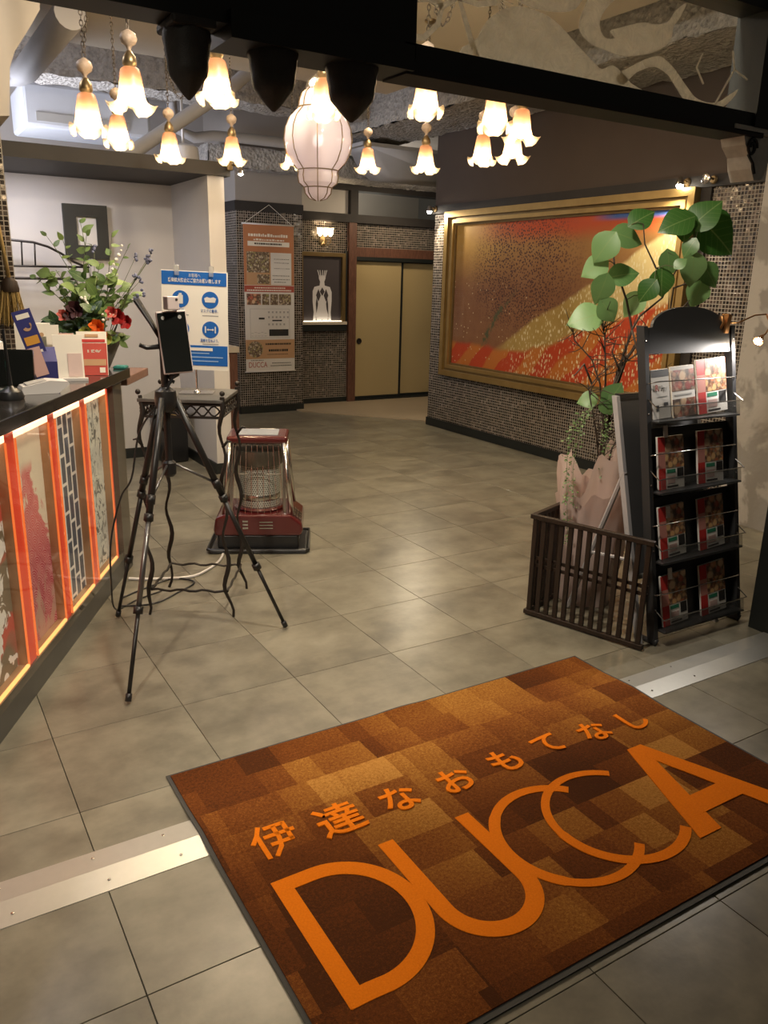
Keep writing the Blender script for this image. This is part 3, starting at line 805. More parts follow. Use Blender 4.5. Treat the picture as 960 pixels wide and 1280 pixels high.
# ------------------------------------------------------------------ lit figure picture and sconce
fp = thing('figure_picture', 'dark framed picture of a pale figure with a lit ledge', 'picture', (4.27, DW-0.005, 0.93))
frame_ring((0, 0.62, 0, 0.90), (0.045, 0.575, 0.09, 0.855), -0.05, 0).build('frame', M_GOLDDK, fp)
frame_ring((0.62, 0.66, -0.02, 0.93), (0.622, 0.64, 0.02, 0.90), -0.02, 0).build('frame_edge', M_BLACK, fp)
MB().box(0.045, 0.575, -0.012, -0.008, 0.09, 0.855).build('backdrop', plain('dark_violet_print', (0.060, 0.050, 0.055), 0.5), fp)
sk = plain('pale_print', (0.70, 0.68, 0.70), 0.6, var=0.03)
fig = MB()
cx = 0.315
body = [(-0.125, 0.09), (-0.115, 0.20), (-0.130, 0.33), (-0.128, 0.45), (-0.105, 0.50), (-0.035, 0.515), (-0.028, 0.56), (-0.045, 0.60), (-0.045, 0.635), (0.045, 0.635), (0.045, 0.60), (0.028, 0.56), (0.035, 0.515), (0.105, 0.50), (0.130, 0.44), (0.130, 0.33), (0.118, 0.20), (0.125, 0.09),
        (0.085, 0.09), (0.086, 0.20), (0.082, 0.30), (0.070, 0.38), (0.052, 0.30), (0.060, 0.24), (0.082, 0.17), (0.075, 0.09), (0.008, 0.09), (0, 0.125), (-0.008, 0.09), (-0.075, 0.09), (-0.085, 0.17), (-0.066, 0.24), (-0.055, 0.30), (-0.075, 0.38), (-0.088, 0.30), (-0.080, 0.20), (-0.090, 0.09)]
fig.prism([(cx+a, b) for a, b in body], -0.0145, -0.0125, 'y')
for a in (-0.05, -0.025, 0.005, 0.03, 0.05):
    fig.tube([(cx+a*0.8, -0.0135, 0.62), (cx+a*1.0, -0.0135, 0.66), (cx+a*1.25, -0.0135, 0.695)], 0.007, 5)
fig.build('figure_print', sk, fp)
cut = MB()
for a, b, w, h in ((0, 0.445, 0.032, 0.05), (-0.052, 0.40, 0.032, 0.075), (0.052, 0.40, 0.032, 0.075)):
    cut.prism([(cx+a-w, b), (cx+a, b+h), (cx+a+w, b), (cx+a, b-h)], -0.0162, -0.0148, 'y')
cut.build('cutout_print', plain('dark_violet_print_cutout', (0.060, 0.050, 0.055), 0.5), fp)
MB().box(0.0, 0.62, -0.10, -0.004, 0.055, 0.09).build('ledge', M_SOFFIT, fp)
MB().box(0.0, 0.62, -0.09, -0.004, -0.02, 0.055).build('ledge_support', M_BLACK, fp)
MB().box(0.05, 0.57, -0.045, -0.028, 0.0905, 0.097).build('light_strip', emissive('ledge_light', (1.0, 0.86, 0.62), 6.0), fp)

sc_ = thing('wall_sconce', 'brass wall sconce with glowing glass above the figure picture', 'sconce', (4.60, DW, 2.02))
MB().lathe([(0.05, 0), (0.055, 0.01), (0.035, 0.02), (0.012, 0.03)], 16, M=Matrix.Translation((0, 0, -0.06)) @ Matrix.Rotation(pi/2, 4, 'X')).build('backplate', M_BRASS, sc_, True)
ar = MB()
for a in (-0.07, 0.0, 0.07):
    ar.tube([(0, -0.02, -0.06), (a*0.6, -0.05, -0.11), (a, -0.07, -0.07), (a, -0.07, -0.01)], 0.007, 8)
ar.build('arm', M_BRASS, sc_, True)
for a in (-0.07, 0.0, 0.07):
    MB().lathe([(0.014, 0.0), (0.026, 0.03), (0.034, 0.07), (0.044, 0.095)], 14, (a, -0.07, -0.005), cap=False).build('glass_shade', sheer('sconce_glass', (0.92, 0.85, 0.72), 0.7), sc_, True)
    MB().ball((a, -0.07, 0.035), 0.018).build('bulb', M_BULB, sc_, True)

# ------------------------------------------------------------------ black entrance header with etched glass
HY = 1.87
struct(MB().box(1.15, 2.56, HY-0.05, HY+0.05, 2.015, 2.07).box(2.50, 3.45, HY-0.06, HY+0.06, 2.03, 3.3).box(1.05, 2.56, HY-0.05, HY+0.05, 2.365, 3.3).box(-1.7, 1.18, HY-0.05, HY+0.05, 2.035, 3.3), 'trim_13', M_BLACK, 'black wooden entrance header with a glazed opening')
struct(MB().box(1.15, 2.56, HY-0.055, HY+0.055, 2.0, 2.015), 'trim_14', M_BAND, 'thin dark lip under the glazed header')
struct(MB().box(3.27, 3.6, HY-0.08, 2.03, 0, 3.3), 'trim_15', M_BLACK, 'black entrance jamb at the right edge')
struct(MB().box(-1.9, -1.6, HY-0.08, 2.03, 0, 3.3), 'trim_17', M_BLACK, 'black entrance jamb at the left')
struct(MB().box(1.17, 2.505, HY-0.02, HY-0.014, 2.07, 2.365), 'window_2', M_PANE, 'glass pane in the entrance header')
frost = pane('etched_frost', (0.9, 0.88, 0.84), 0.3, 0.72, (0.95, 0.91, 0.83), 1.45, 0.40)
eg = thing('etched_relief', 'frosted pine tree and bird etched on the header glass', 'etching', (1.17, HY-0.021, 2.07))
def blob(pts, name, th=0.003):
    Q = []
    for i in range(len(pts)):      # round the outline
        p0, p1, p2, p3 = (Vector(pts[(i+k-1) % len(pts)]) for k in range(4))
        for k in range(4):
            t = k/4
            Q.append(0.5*((2*p1)+(-p0+p2)*t+(2*p0-5*p1+4*p2-p3)*t*t+(-p0+3*p1-3*p2+p3)*t**3))
    pts = [(min(1.335, max(0.0, q.x)), min(0.295, max(0.0, q.y))) for q in Q]
    MB().prism(pts, -th, 0, 'y').build(name, frost, eg)
blob([(0.20, 0), (0.215, 0.05), (0.25, 0.10), (0.31, 0.135), (0.38, 0.145), (0.47, 0.13), (0.56, 0.085), (0.62, 0.055), (0.66, 0.04), (0.70, 0.055), (0.745, 0.04), (0.78, 0.02), (0.80, 0.0)], 'ground')
blob([(0.72, 0.03), (0.80, 0.075), (0.86, 0.10), (0.90, 0.105), (0.955, 0.085), (1.02, 0.045), (1.08, 0.015), (1.17, 0.015), (1.24, 0.05), (1.27, 0.065), (1.24, 0.03), (1.18, 0.0), (1.04, 0.0), (0.97, 0.04), (0.93, 0.065), (0.87, 0.075), (0.80, 0.05), (0.75, 0.012)], 'branch')
blob([(0.56, 0.13), (0.58, 0.19), (0.62, 0.25), (0.665, 0.285), (0.71, 0.29), (0.73, 0.27), (0.70, 0.23), (0.655, 0.19), (0.635, 0.15), (0.66, 0.12), (0.70, 0.125), (0.68, 0.14), (0.72, 0.155), (0.80, 0.18), (0.86, 0.185), (0.91, 0.20), (0.94, 0.235), (0.98, 0.26), (0.96, 0.22), (0.935, 0.19), (0.93, 0.155), (0.88, 0.12), (0.82, 0.10), (0.74, 0.085), (0.66, 0.09), (0.60, 0.10)], 'bird')
blob([(0.30, 0.18), (0.36, 0.20), (0.40, 0.235), (0.44, 0.24), (0.43, 0.21), (0.50, 0.215), (0.55, 0.25), (0.57, 0.22), (0.54, 0.17), (0.46, 0.15), (0.36, 0.15)], 'small_bird')
br = MB()
for pts in ([(0.0, 0.02), (0.05, 0.025), (0.09, 0.06), (0.10, 0.10), (0.15, 0.13), (0.17, 0.09), (0.20, 0.03), (0.22, 0.0)], [(0.10, 0.10), (0.06, 0.15), (0.02, 0.19)], [(0.12, 0.12), (0.17, 0.18), (0.22, 0.21)], [(0.14, 0.13), (0.21, 0.125), (0.27, 0.14)], [(0.0, 0.10), (0.06, 0.11), (0.10, 0.10)]):
    br.ribbon([(a, b) for a, b in pts], 0.014, 0, 0.003)
mbr = MB(); mbr.v = [(x, -z, y) for x, y, z in br.v]; mbr.f = br.f
mbr.build('twig', frost, eg)
nd_ = MB()
for (cx_, cz_, a0, a1, L) in ((0.06, 0.15, 60, 210, 0.06), (0.02, 0.11, 100, 260, 0.05), (0.22, 0.21, -60, 110, 0.07), (0.27, 0.15, -70, 90, 0.055), (0.03, 0.19, 30, 200, 0.06)):
    for k in range(11):
        a = radians(a0+(a1-a0)*k/10)
        nd_.tube([(cx_, -0.0015, cz_), (cx_+L*cos(a), -0.0015, cz_+L*sin(a))], 0.0014, 4)
nd_.build('pine_needles', frost, eg)
hx = MB()
for a, b in (((1.10, 0.06), (1.06, 0.10)), ((1.06, 0.10), (1.08, 0.14)), ((1.20, 0.06), (1.24, 0.12)), ((1.24, 0.12), (1.22, 0.17)), ((1.24, 0.12), (1.31, 0.10)), ((1.20, 0.06), (1.16, 0.0))):
    hx.tube([(a[0], -0.0015, a[1]), (b[0], -0.0015, b[1])], 0.003, 5)
hx.build('twig', frost, eg)

# carved pendants under the header
def pendant(x, w, label, nm):
    p = thing(nm, label, 'corbel', (x, HY, 2.036), 0, 'carved pendants under the entrance header')
    MB().cbox(-w*0.46, w*0.46, -0.06, 0.06, -0.020, 0, 0.006).build('block', M_CARVED, p)
    prof = [(0.50, 0.01), (0.52, -0.01), (0.50, -0.025), (0.465, -0.040), (0.455, -0.055), (0.45, -0.070), (0.40, -0.085), (0.32, -0.099), (0.23, -0.112), (0.12, -0.126), (0.03, -0.136)]
    vs = []; n = 16
    for q, z in prof:
        for k in range(n):
            a = 2*pi*k/n
            e = 1/max(abs(cos(a)), abs(sin(a)))**0.35
            ru = 1+0.05*cos(4*a+0.6)+0.035*cos(z*150)
            vs.append((q*w*0.88*cos(a)*e*ru, q*0.11*sin(a)*e*ru, z*0.93-0.024))
    fs = [(i*n+k, i*n+(k+1) % n, (i+1)*n+(k+1) % n, (i+1)*n+k) for i in range(len(prof)-1) for k in range(n)]
    fs += [tuple(range(n)), tuple(range((len(prof)-1)*n, len(prof)*n))[::-1]]
    MB().add(vs, fs).build('carved_drop', M_CARVED, p, True)
pendant(0.625, 0.105, 'leftmost of three black carved pendants under the header', 'carved_pendant')
pendant(0.825, 0.120, 'middle of three black carved pendants, left of the lantern', 'carved_pendant.001')
pendant(1.03, 0.138, 'rightmost black carved pendant beside the glazed header', 'carved_pendant.002')
struct(MB().box(0.70, 1.165, HY-0.07, HY+0.07, 2.005, 2.06), 'trim_16', M_BLACK, 'black block between the carved pendants')
# white scrolled bracket at the right end
M_WBR = plain('worn_white_paint', (0.60, 0.58, 0.53), 0.7, var=0.25, vscale=40)
wb = thing('scroll_bracket', 'small white scrolled bracket under the right end of the header', 'bracket', (2.47, HY, 2.03))
MB().cbox(-0.06, 0.26, -0.055, 0.055, -0.022, 0, 0.004).build('cap', M_WBR, wb)
MB().prism([(0.0, -0.022), (0.17, -0.022), (0.155, -0.06), (0.145, -0.115), (0.125, -0.155), (0.085, -0.16), (0.062, -0.125), (0.05, -0.085), (0.015, -0.055)], -0.045, 0.045, 'y').build('body', M_WBR, wb)
sp = [(0.045+0.026*cos(a)*(1-a/14), -0.05, -0.062+0.030*sin(a)*(1-a/14)) for a in [k*0.45 for k in range(22)]]
MB().tube(sp, 0.005, 6).build('scroll', M_BLACK, wb, True)
MB().tube([(0.03, -0.05, -0.085), (0.06, -0.05, -0.11), (0.075, -0.05, -0.14)], 0.005, 6).build('scroll', M_BLACK, wb, True)

# ------------------------------------------------------------------ pendant lamps
SOF = 3.02
M_SHADE = sheer('tulip_glass', (1, 1, 1), 0.36, 0.3, (-0.09, 0.08, (0.58, 0.48, 0.34), (0.36, 0.19, 0.105), (0.27, 0.125, 0.075)), 0.30)
M_CERAMIC = plain('painted_ceramic', (0.42, 0.32, 0.24), 0.5, var=0.5, vscale=60)
M_CHAIN = plain('chain_metal', (0.10, 0.08, 0.06), 0.45, 0.7, var=0.2)
def shade_mesh():
    n = 40; prof = [(0.024, 0.075), (0.031, 0.068), (0.036, 0.04), (0.040, 0.005), (0.044, -0.03), (0.049, -0.055)]
    vs = []
    for r, z in prof:
        vs += [(r*cos(2*pi*k/n), r*sin(2*pi*k/n), z) for k in range(n)]
    for step, (r0, dr, dz) in enumerate(((0.053, 0.006, 0.004), (0.060, 0.014, 0.010), (0.066, 0.021, 0.022), (0.066, 0.022, 0.036))):
        for k in range(n):
            a = 2*pi*k/n; p = cos(4*a)
            pet = max(0, p)
            vs.append(((r0+dr*p)*cos(a), (r0+dr*p)*sin(a), -0.066-0.010*step+dz*pet-0.004*step*(1-pet)))
    m = len(prof)+4
    fs = [(i*n+k, i*n+(k+1) % n, (i+1)*n+(k+1) % n, (i+1)*n+k) for i in range(m-1) for k in range(n)]
    return MB().add(vs, fs).mesh('glass_shade', M_SHADE, True)
SHADE = shade_mesh()
SOCKET = MB().lathe([(0.010, 0.125), (0.014, 0.118), (0.024, 0.105), (0.027, 0.09), (0.027, 0.078), (0.020, 0.07), (0.012, 0.03), (0.011, -0.010)], 18).mesh('socket', M_BRASS, True)
BALL = MB().lathe([(0.004, 0.20), (0.012, 0.195), (0.027, 0.185), (0.033, 0.168), (0.027, 0.151), (0.012, 0.141), (0.007, 0.13), (0.006, 0.115)], 18).mesh('ceramic_knob', M_CERAMIC, True)
BULB = MB().lathe([(0.003, -0.072), (0.012, -0.069), (0.020, -0.058), (0.022, -0.045), (0.019, -0.031), (0.012, -0.018), (0.010, -0.008)], 16).mesh('bulb', M_BULB, True)
def chain(mb, path, link=0.026):
    """links threaded along a polyline"""
    P = [Vector(p) for p in path]; d = 0; k = 0
    tot = sum((P[i+1]-P[i]).length for i in range(len(P)-1))
    m = max(1, int(tot/(link*0.72)))
    for k in range(m):
        want = (k+0.5)*tot/m; i = 0
        while i < len(P)-2 and want > (P[i+1]-P[i]).length:
            want -= (P[i+1]-P[i]).length; i += 1
        t = (P[i+1]-P[i]).normalized(); c = P[i]+t*want
        sd = t.orthogonal().normalized()
        if k % 2:
            sd = t.cross(sd)
        mb.tube([c+t*(link/2*cos(a))+sd*(link*0.26*sin(a)) for a in [2*pi*j/8 for j in range(8)]], 0.0019, 4, True)
LAMPS = [
    (0.82, 3.76, 2.13, 'tulip glass pendant lamp hanging furthest left, three chains long', 0, 1),
    (0.92, 3.44, 2.18, 'tulip glass pendant lamp, second from the left and high', 1, 1),
    (1.17, 4.68, 2.22, 'small low tulip pendant lamp left, over the canopy edge', 0, 0),
    (1.53, 4.96, 2.21, 'small tulip pendant lamp beneath the leftmost carved pendant', 1, 0),
    (1.21, 3.28, 2.22, 'tulip pendant lamp right of the leftmost carved pendant', 0, 1),
    (1.97, 5.11, 2.25, 'small tulip pendant lamp above the white partition end', 1, 0),
    (1.75, 3.43, 2.25, 'tulip pendant lamp hanging in front of the round lantern', 0, 0),
    (2.08, 3.12, 2.25, 'tulip pendant lamp just right of the rightmost carved pendant', 1, 0),
    (3.01, 5.22, 2.30, 'small tulip pendant lamp right of the lantern', 0, 0),
    (3.00, 4.48, 2.23, 'small pink rimmed tulip pendant lamp with ceramic knob near the middle', 0, 0),
    (2.38, 3.02, 2.21, 'large tulip pendant lamp below the glazed header, left of the pair', 1, 0),
    (3.09, 4.02, 2.24, 'small tulip pendant lamp left of the overlapping pair', 0, 0),
    (2.85, 3.40, 2.255, 'upper lamp of the overlapping pair of tulip pendants', 1, 0),
    (3.10, 3.76, 2.225, 'lower lamp of the overlapping pair of tulip pendants', 0, 0),
    (2.62, 5.62, 2.33, 'tulip pendant lamp half hidden behind the lantern', 0, 0),
]
for i, (x, y, z, lab, loop, multi) in enumerate(LAMPS):
    z += 0.034
    L = thing('pendant_lamp', lab, 'pendant lamp', (x, y, z), random.uniform(0, 6.28), 'tulip glass pendant lamps on chains')
    inst(SHADE, 'glass_shade', L, Matrix.Diagonal((1.14, 1.14, 0.90, 1))); inst(SOCKET, 'socket', L); inst(BULB, 'bulb', L, Matrix.Diagonal((1.0, 1.0, 0.92, 1))); inst(BALL, 'ceramic_knob', L)
    top = (SOF if 2.4 < y < 6.35 and 0.75 < x < 3.85 else 3.3)-z
    ch = MB()
    chain(ch, [(0, 0, 0.20), (0, 0, top-0.02)])
    if multi:
        chain(ch, [(0, 0, 0.22), (0.02, 0.01, 0.35), (0.03, 0.0, top-0.02)])
    if loop:
        a = random.uniform(0, 6.28); d = 0.16
        pts = [(d*u*cos(a), d*u*sin(a), 0.42-0.20*sin(pi*u)+0.06*u) for u in [k/10 for k in range(11)]]
        chain(ch, [(0, 0, 0.42)]+pts+[(d*cos(a), d*sin(a), top-0.02)])
    c = ch.build('chain', M_CHAIN, L); c['kind'] = 'stuff'
    MB().lathe([(0.035, 0), (0.032, -0.012), (0.010, -0.022)], 16, (0, 0, top)).build('ceiling_cup', M_BRASS, L, True)

# ------------------------------------------------------------------ round glass lantern
M_LANT = sheer('milky_lantern_glass', (0.80, 0.75, 0.79), 0.50, 0.08, None, 0.05)
ln = thing('glass_lantern', 'round pinkish white glass lantern in a wire cage', 'lantern', (2.02, 4.02, 1.915), 0.3)
LP = [(0.015, 0.0), (0.045, 0.010), (0.066, 0.035), (0.070, 0.062), (0.074, 0.066), (0.098, 0.085), (0.104, 0.115), (0.100, 0.140), (0.106, 0.150), (0.140, 0.185), (0.165, 0.235), (0.175, 0.290), (0.168, 0.345), (0.145, 0.395), (0.105, 0.435), (0.098, 0.445), (0.094, 0.475), (0.080, 0.51), (0.055, 0.53)]
def rib_lathe(prof, n=64, ribs=8, d=0.03):
    vs = []
    for r, z in prof:
        for k in range(n):
            a = 2*pi*k/n; q = r*(1-d+d*abs(sin(ribs*a/2))**0.5)
            vs.append((q*cos(a), q*sin(a), z))
    m = len(prof)
    return MB().add(vs, [(i*n+k, i*n+(k+1) % n, (i+1)*n+(k+1) % n, (i+1)*n+k) for i in range(m-1) for k in range(n)])
rib_lathe(LP).build('glass_globe', M_LANT, ln, True)
cg = MB()
for k in range(8):
    a = 2*pi*k/8
    cg.tube([((r+0.002)*cos(a), (r+0.002)*sin(a), z) for r, z in LP], 0.0026, 5)
for r, z in ((0.072, 0.062), (0.104, 0.145), (0.102, 0.44)):
    cg.tube([((r+0.003)*cos(2*pi*k/32), (r+0.003)*sin(2*pi*k/32), z) for k in range(32)], 0.003, 5, True)
cg.build('wire_cage', M_BRASS, ln, True)
MB().lathe([(0.060, 0.525), (0.066, 0.53), (0.058, 0.56), (0.030, 0.585), (0.012, 0.60)], 24).build('cap', M_STEEL, ln, True)
lc = MB(); chain(lc, [(0, 0, 0.60), (0, 0, SOF-1.915-0.01)], 0.03)
lc.build('chain', M_CHAIN, ln)['kind'] = 'stuff'
MB().lathe([(0.05, 0), (0.045, -0.014), (0.012, -0.028)], 20, (0, 0, SOF-1.915)).build('ceiling_cup', M_BRASS, ln, True)
MB().ball((0, 0, 0.29), 0.03).build('bulb', emissive('lantern_bulb', (1.0, 0.84, 0.86), 10.0), ln, True)

# clip spot on the canopy corner
cs = thing('canopy_spot', 'small lit spot clipped to the canopy corner', 'spotlight', (2.27, 5.93, 2.28))
MB().cbox(-0.03, 0.01, -0.02, 0.02, -0.02, 0.05, 0.004).build('clip', M_BRASS, cs)
MB().tube([(0, -0.01, 0.02), (0.03, -0.05, 0.01), (0.04, -0.07, -0.02)], 0.006, 8).build('arm', M_BRASS, cs, True)
MB().lathe([(0.010, 0.035), (0.018, 0.025), (0.026, 0.0), (0.028, -0.012)], 16, (0.045, -0.08, -0.035), cap=False).build('shade', M_STEEL, cs, True)
MB().ball((0.045, -0.08, -0.04), 0.018).build('bulb', M_SPOTBULB, cs, True)

# ------------------------------------------------------------------ entrance mat
MX, MY, MW, MH = 0.568, 2.19, 1.75, 1.19
def mat_carpet():
    t = NT('patterned_carpet')
    P = t.coord('Object'); x, y, z = t.sep(P)
    fine = t.noise(P, 330, 2, 0.9)
    gr = t.noise(P, 110, 3, 0.85)
    def blocks(w, h, ox):
        row = t.math('FLOOR', t.math('DIVIDE', y, h))
        xs = t.math('ADD', t.math('ADD', x, ox), t.math('MULTIPLY', t.math('SINE', t.math('MULTIPLY', row, 12.9)), 0.09))
        cell = t.comb(t.math('FLOOR', t.math('DIVIDE', xs, w)), row, ox)
        return t.wnoise(cell)['Value'], t.math('FRACT', t.math('DIVIDE', xs, w)), t.math('FRACT', t.math('DIVIDE', y, h))
    a, fa, ga = blocks(0.19, 0.125, 0.0)
    b, fb, gb = blocks(0.34, 0.25, 0.37)
    big = t.noise(P, 1.7, 2)
    k = t.math('ADD', t.math('MULTIPLY', a, 0.34), t.math('MULTIPLY', b, 0.44))
    k = t.math('ADD', k, t.math('MULTIPLY', t.math('SUBTRACT', big, 0.5), 0.5))
    k = t.math('ADD', k, t.math('MULTIPLY', t.math('SUBTRACT', t.math('ADD', fa, gb), 1.0), 0.10))
    k = t.math('ADD', k, t.math('MULTIPLY', t.math('SUBTRACT', t.math('ADD', t.math('MULTIPLY', gr, 0.6), t.math('MULTIPLY', fine, 0.4)), 0.5), 1.25))
    c = t.ramp(k, [(0.08, (0.062, 0.020, 0.006)), (0.30, (0.125, 0.036, 0.008)), (0.46, (0.19, 0.062, 0.012)), (0.62, (0.28, 0.115, 0.020)), (0.85, (0.46, 0.22, 0.05))])
    return t.done(t.bsdf(c, 0.95, 0, 0.1, t.bump(t.math('ADD', fine, gr), 0.6, 0.004)))
M_CARPET = mat_carpet()
t_ = NT('orange_pile')
_p = t_.coord('World')
M_ORANGE = t_.done(t_.bsdf(t_.mix(t_.noise(_p, 180, 3, 0.8), (0.60, 0.125, 0.004), (0.90, 0.25, 0.010)), 0.95, 0, 0.1, t_.bump(t_.noise(_p, 240, 2), 0.6, 0.004)))
M_RUBBER = plain('dark_rubber', (0.035, 0.034, 0.030), 0.7)
mt = thing('entrance_mat', 'large orange and brown lettered doormat lying over the threshold', 'doormat', (MX, MY, 0))
def matz(x, y):     # rises a little where it lies over the strip
    yw = MY-y
    z = 0.003
    if 1.72 < yw < 2.02:
        z += 0.0085*max(0, 1-abs(yw-1.868)/0.15)
    z += 0.004*max(0, 1-((x-0.86)**2+(y-0.0)**2)/0.01)
    z += 0.010*max(0, 1-((x-1.62)/0.16)**2)*max(0, 1-((y-1.19)/0.10)**2)
    return z
def sheet(x0, x1, y0, y1, th, nx, ny, mat, name, dz=0.0):
    vs = []; fs = []
    for i in range(nx+1):
        for j in range(ny+1):
            x = x0+(x1-x0)*i/nx; y = y0+(y1-y0)*j/ny
            vs.append((x, -y, matz(x, y)+th+dz))
    N = len(vs)
    fs += [(i*(ny+1)+j, (i+1)*(ny+1)+j, (i+1)*(ny+1)+j+1, i*(ny+1)+j+1) for i in range(nx) for j in range(ny)]
    vs += [(v[0], v[1], v[2]-th) for v in vs[:N]]
    rim = [i*(ny+1) for i in range(nx+1)]+[nx*(ny+1)+j for j in range(1, ny+1)]+[i*(ny+1)+ny for i in range(nx-1, -1, -1)]+[j for j in range(ny-1, 0, -1)]
    fs += [(rim[k], rim[(k+1) % len(rim)], rim[(k+1) % len(rim)]+N, rim[k]+N) for k in range(len(rim))]
    return MB().add(vs, fs).build(name, mat, mt, True)
sheet(0.012, MW-0.012, 0.010, MH-0.016, 0.0065, 70, 60, M_CARPET, 'carpet')
sheet(0, MW, 0, MH, 0.003, 70, 60, M_RUBBER, 'rubber_border', 0.0002)
def letter(mb, name):
    # drape the flat strokes over the pile
    mb.v = [(x, -y, matz(x, y)+0.0060+z) for x, y, z in mb.v]
    return mb.build(name, M_ORANGE, mt)
def arc(cx, cy, rx, ry, a0, a1, n=40):
    return [(cx+rx*cos(radians(a0+(a1-a0)*k/n)), cy+ry*sin(radians(a0+(a1-a0)*k/n))) for k in range(n+1)]
TZ = 0.0022
letter(MB().ribbon([(0.1205, 0.595), (0.1205, 1.024)], 0.047, 0, TZ), 'letter_stem')
letter(MB().ribbon([(0.10, 0.618)]+[(0.16, 0.618)]+arc(0.205, 0.812, 0.188, 0.194, -90, 90, 36)+[(0.16, 1.003), (0.10, 1.003)], 0.046, 0, TZ+0.0002), 'letter_d')
letter(MB().ribbon([(0.438, 0.607), (0.438, 0.75), (0.438, 0.88)]+arc(0.566, 0.89, 0.128, 0.128, 180, 0, 30)+[(0.694, 0.88), (0.694, 0.75), (0.694, 0.617)], 0.048, 0, TZ+0.0004), 'letter_u')
letter(MB().ribbon(arc(0.912, 0.824, 0.203, 0.203, -44, -316, 60), [0.030]*20+[0.034]*21+[0.028]*20, 0, TZ+0.0006), 'letter_c')
letter(MB().ribbon(arc(1.098, 0.833, 0.203, 0.200, -48, -312, 60), [0.026]*30+[0.032]*31, 0, TZ+0.0008), 'letter_c')
amb = MB()
amb.prism([(1.39, 0.617), (1.455, 0.617), (1.321, 1.037), (1.228, 1.037)], 0, TZ+0.001)
amb.prism([(1.392, 0.617), (1.455, 0.617), (1.625, 1.037), (1.545, 1.037)], 0, TZ+0.0012)
amb.prism([(1.33, 0.890), (1.53, 0.890), (1.55, 0.966), (1.30, 0.966)], 0, TZ+0.0014)
letter(amb, 'letter_a')
for st_ in ([(0.32, 0.0), (0.20, 0.24), (0.03, 0.46)], [(0.20, 0.26), (0.20, 1.0)], [(0.40, 0.10), (0.86, 0.10)], [(0.86, 0.06), (0.86, 0.66)], [(0.31, 0.36), (1.02, 0.36)], [(0.38, 0.62), (0.90, 0.62)], [(0.62, 0.10), (0.62, 0.50), (0.56, 0.74), (0.36, 0.99)]):
    letter(MB().ribbon([(0.108+0.13*a, 0.382+0.13*b) for a, b in st_], 0.0135, 0, TZ+0.001), 'lettering')
for ch_, cx_, cy_, sz in (('達', 0.372, 0.469, 0.145), ('な', 0.574, 0.472, 0.13), ('お', 0.776, 0.482, 0.13), ('も', 0.985, 0.474, 0.13), ('て', 1.178, 0.466, 0.125), ('な', 1.374, 0.488, 0.125), ('し', 1.548, 0.502, 0.13)):
    text('lettering', ch_, sz, M_ORANGE, mt, (cx_, -cy_, matz(cx_, cy_)+0.0098), (0, 0, 0), 0.004, 0.0022)

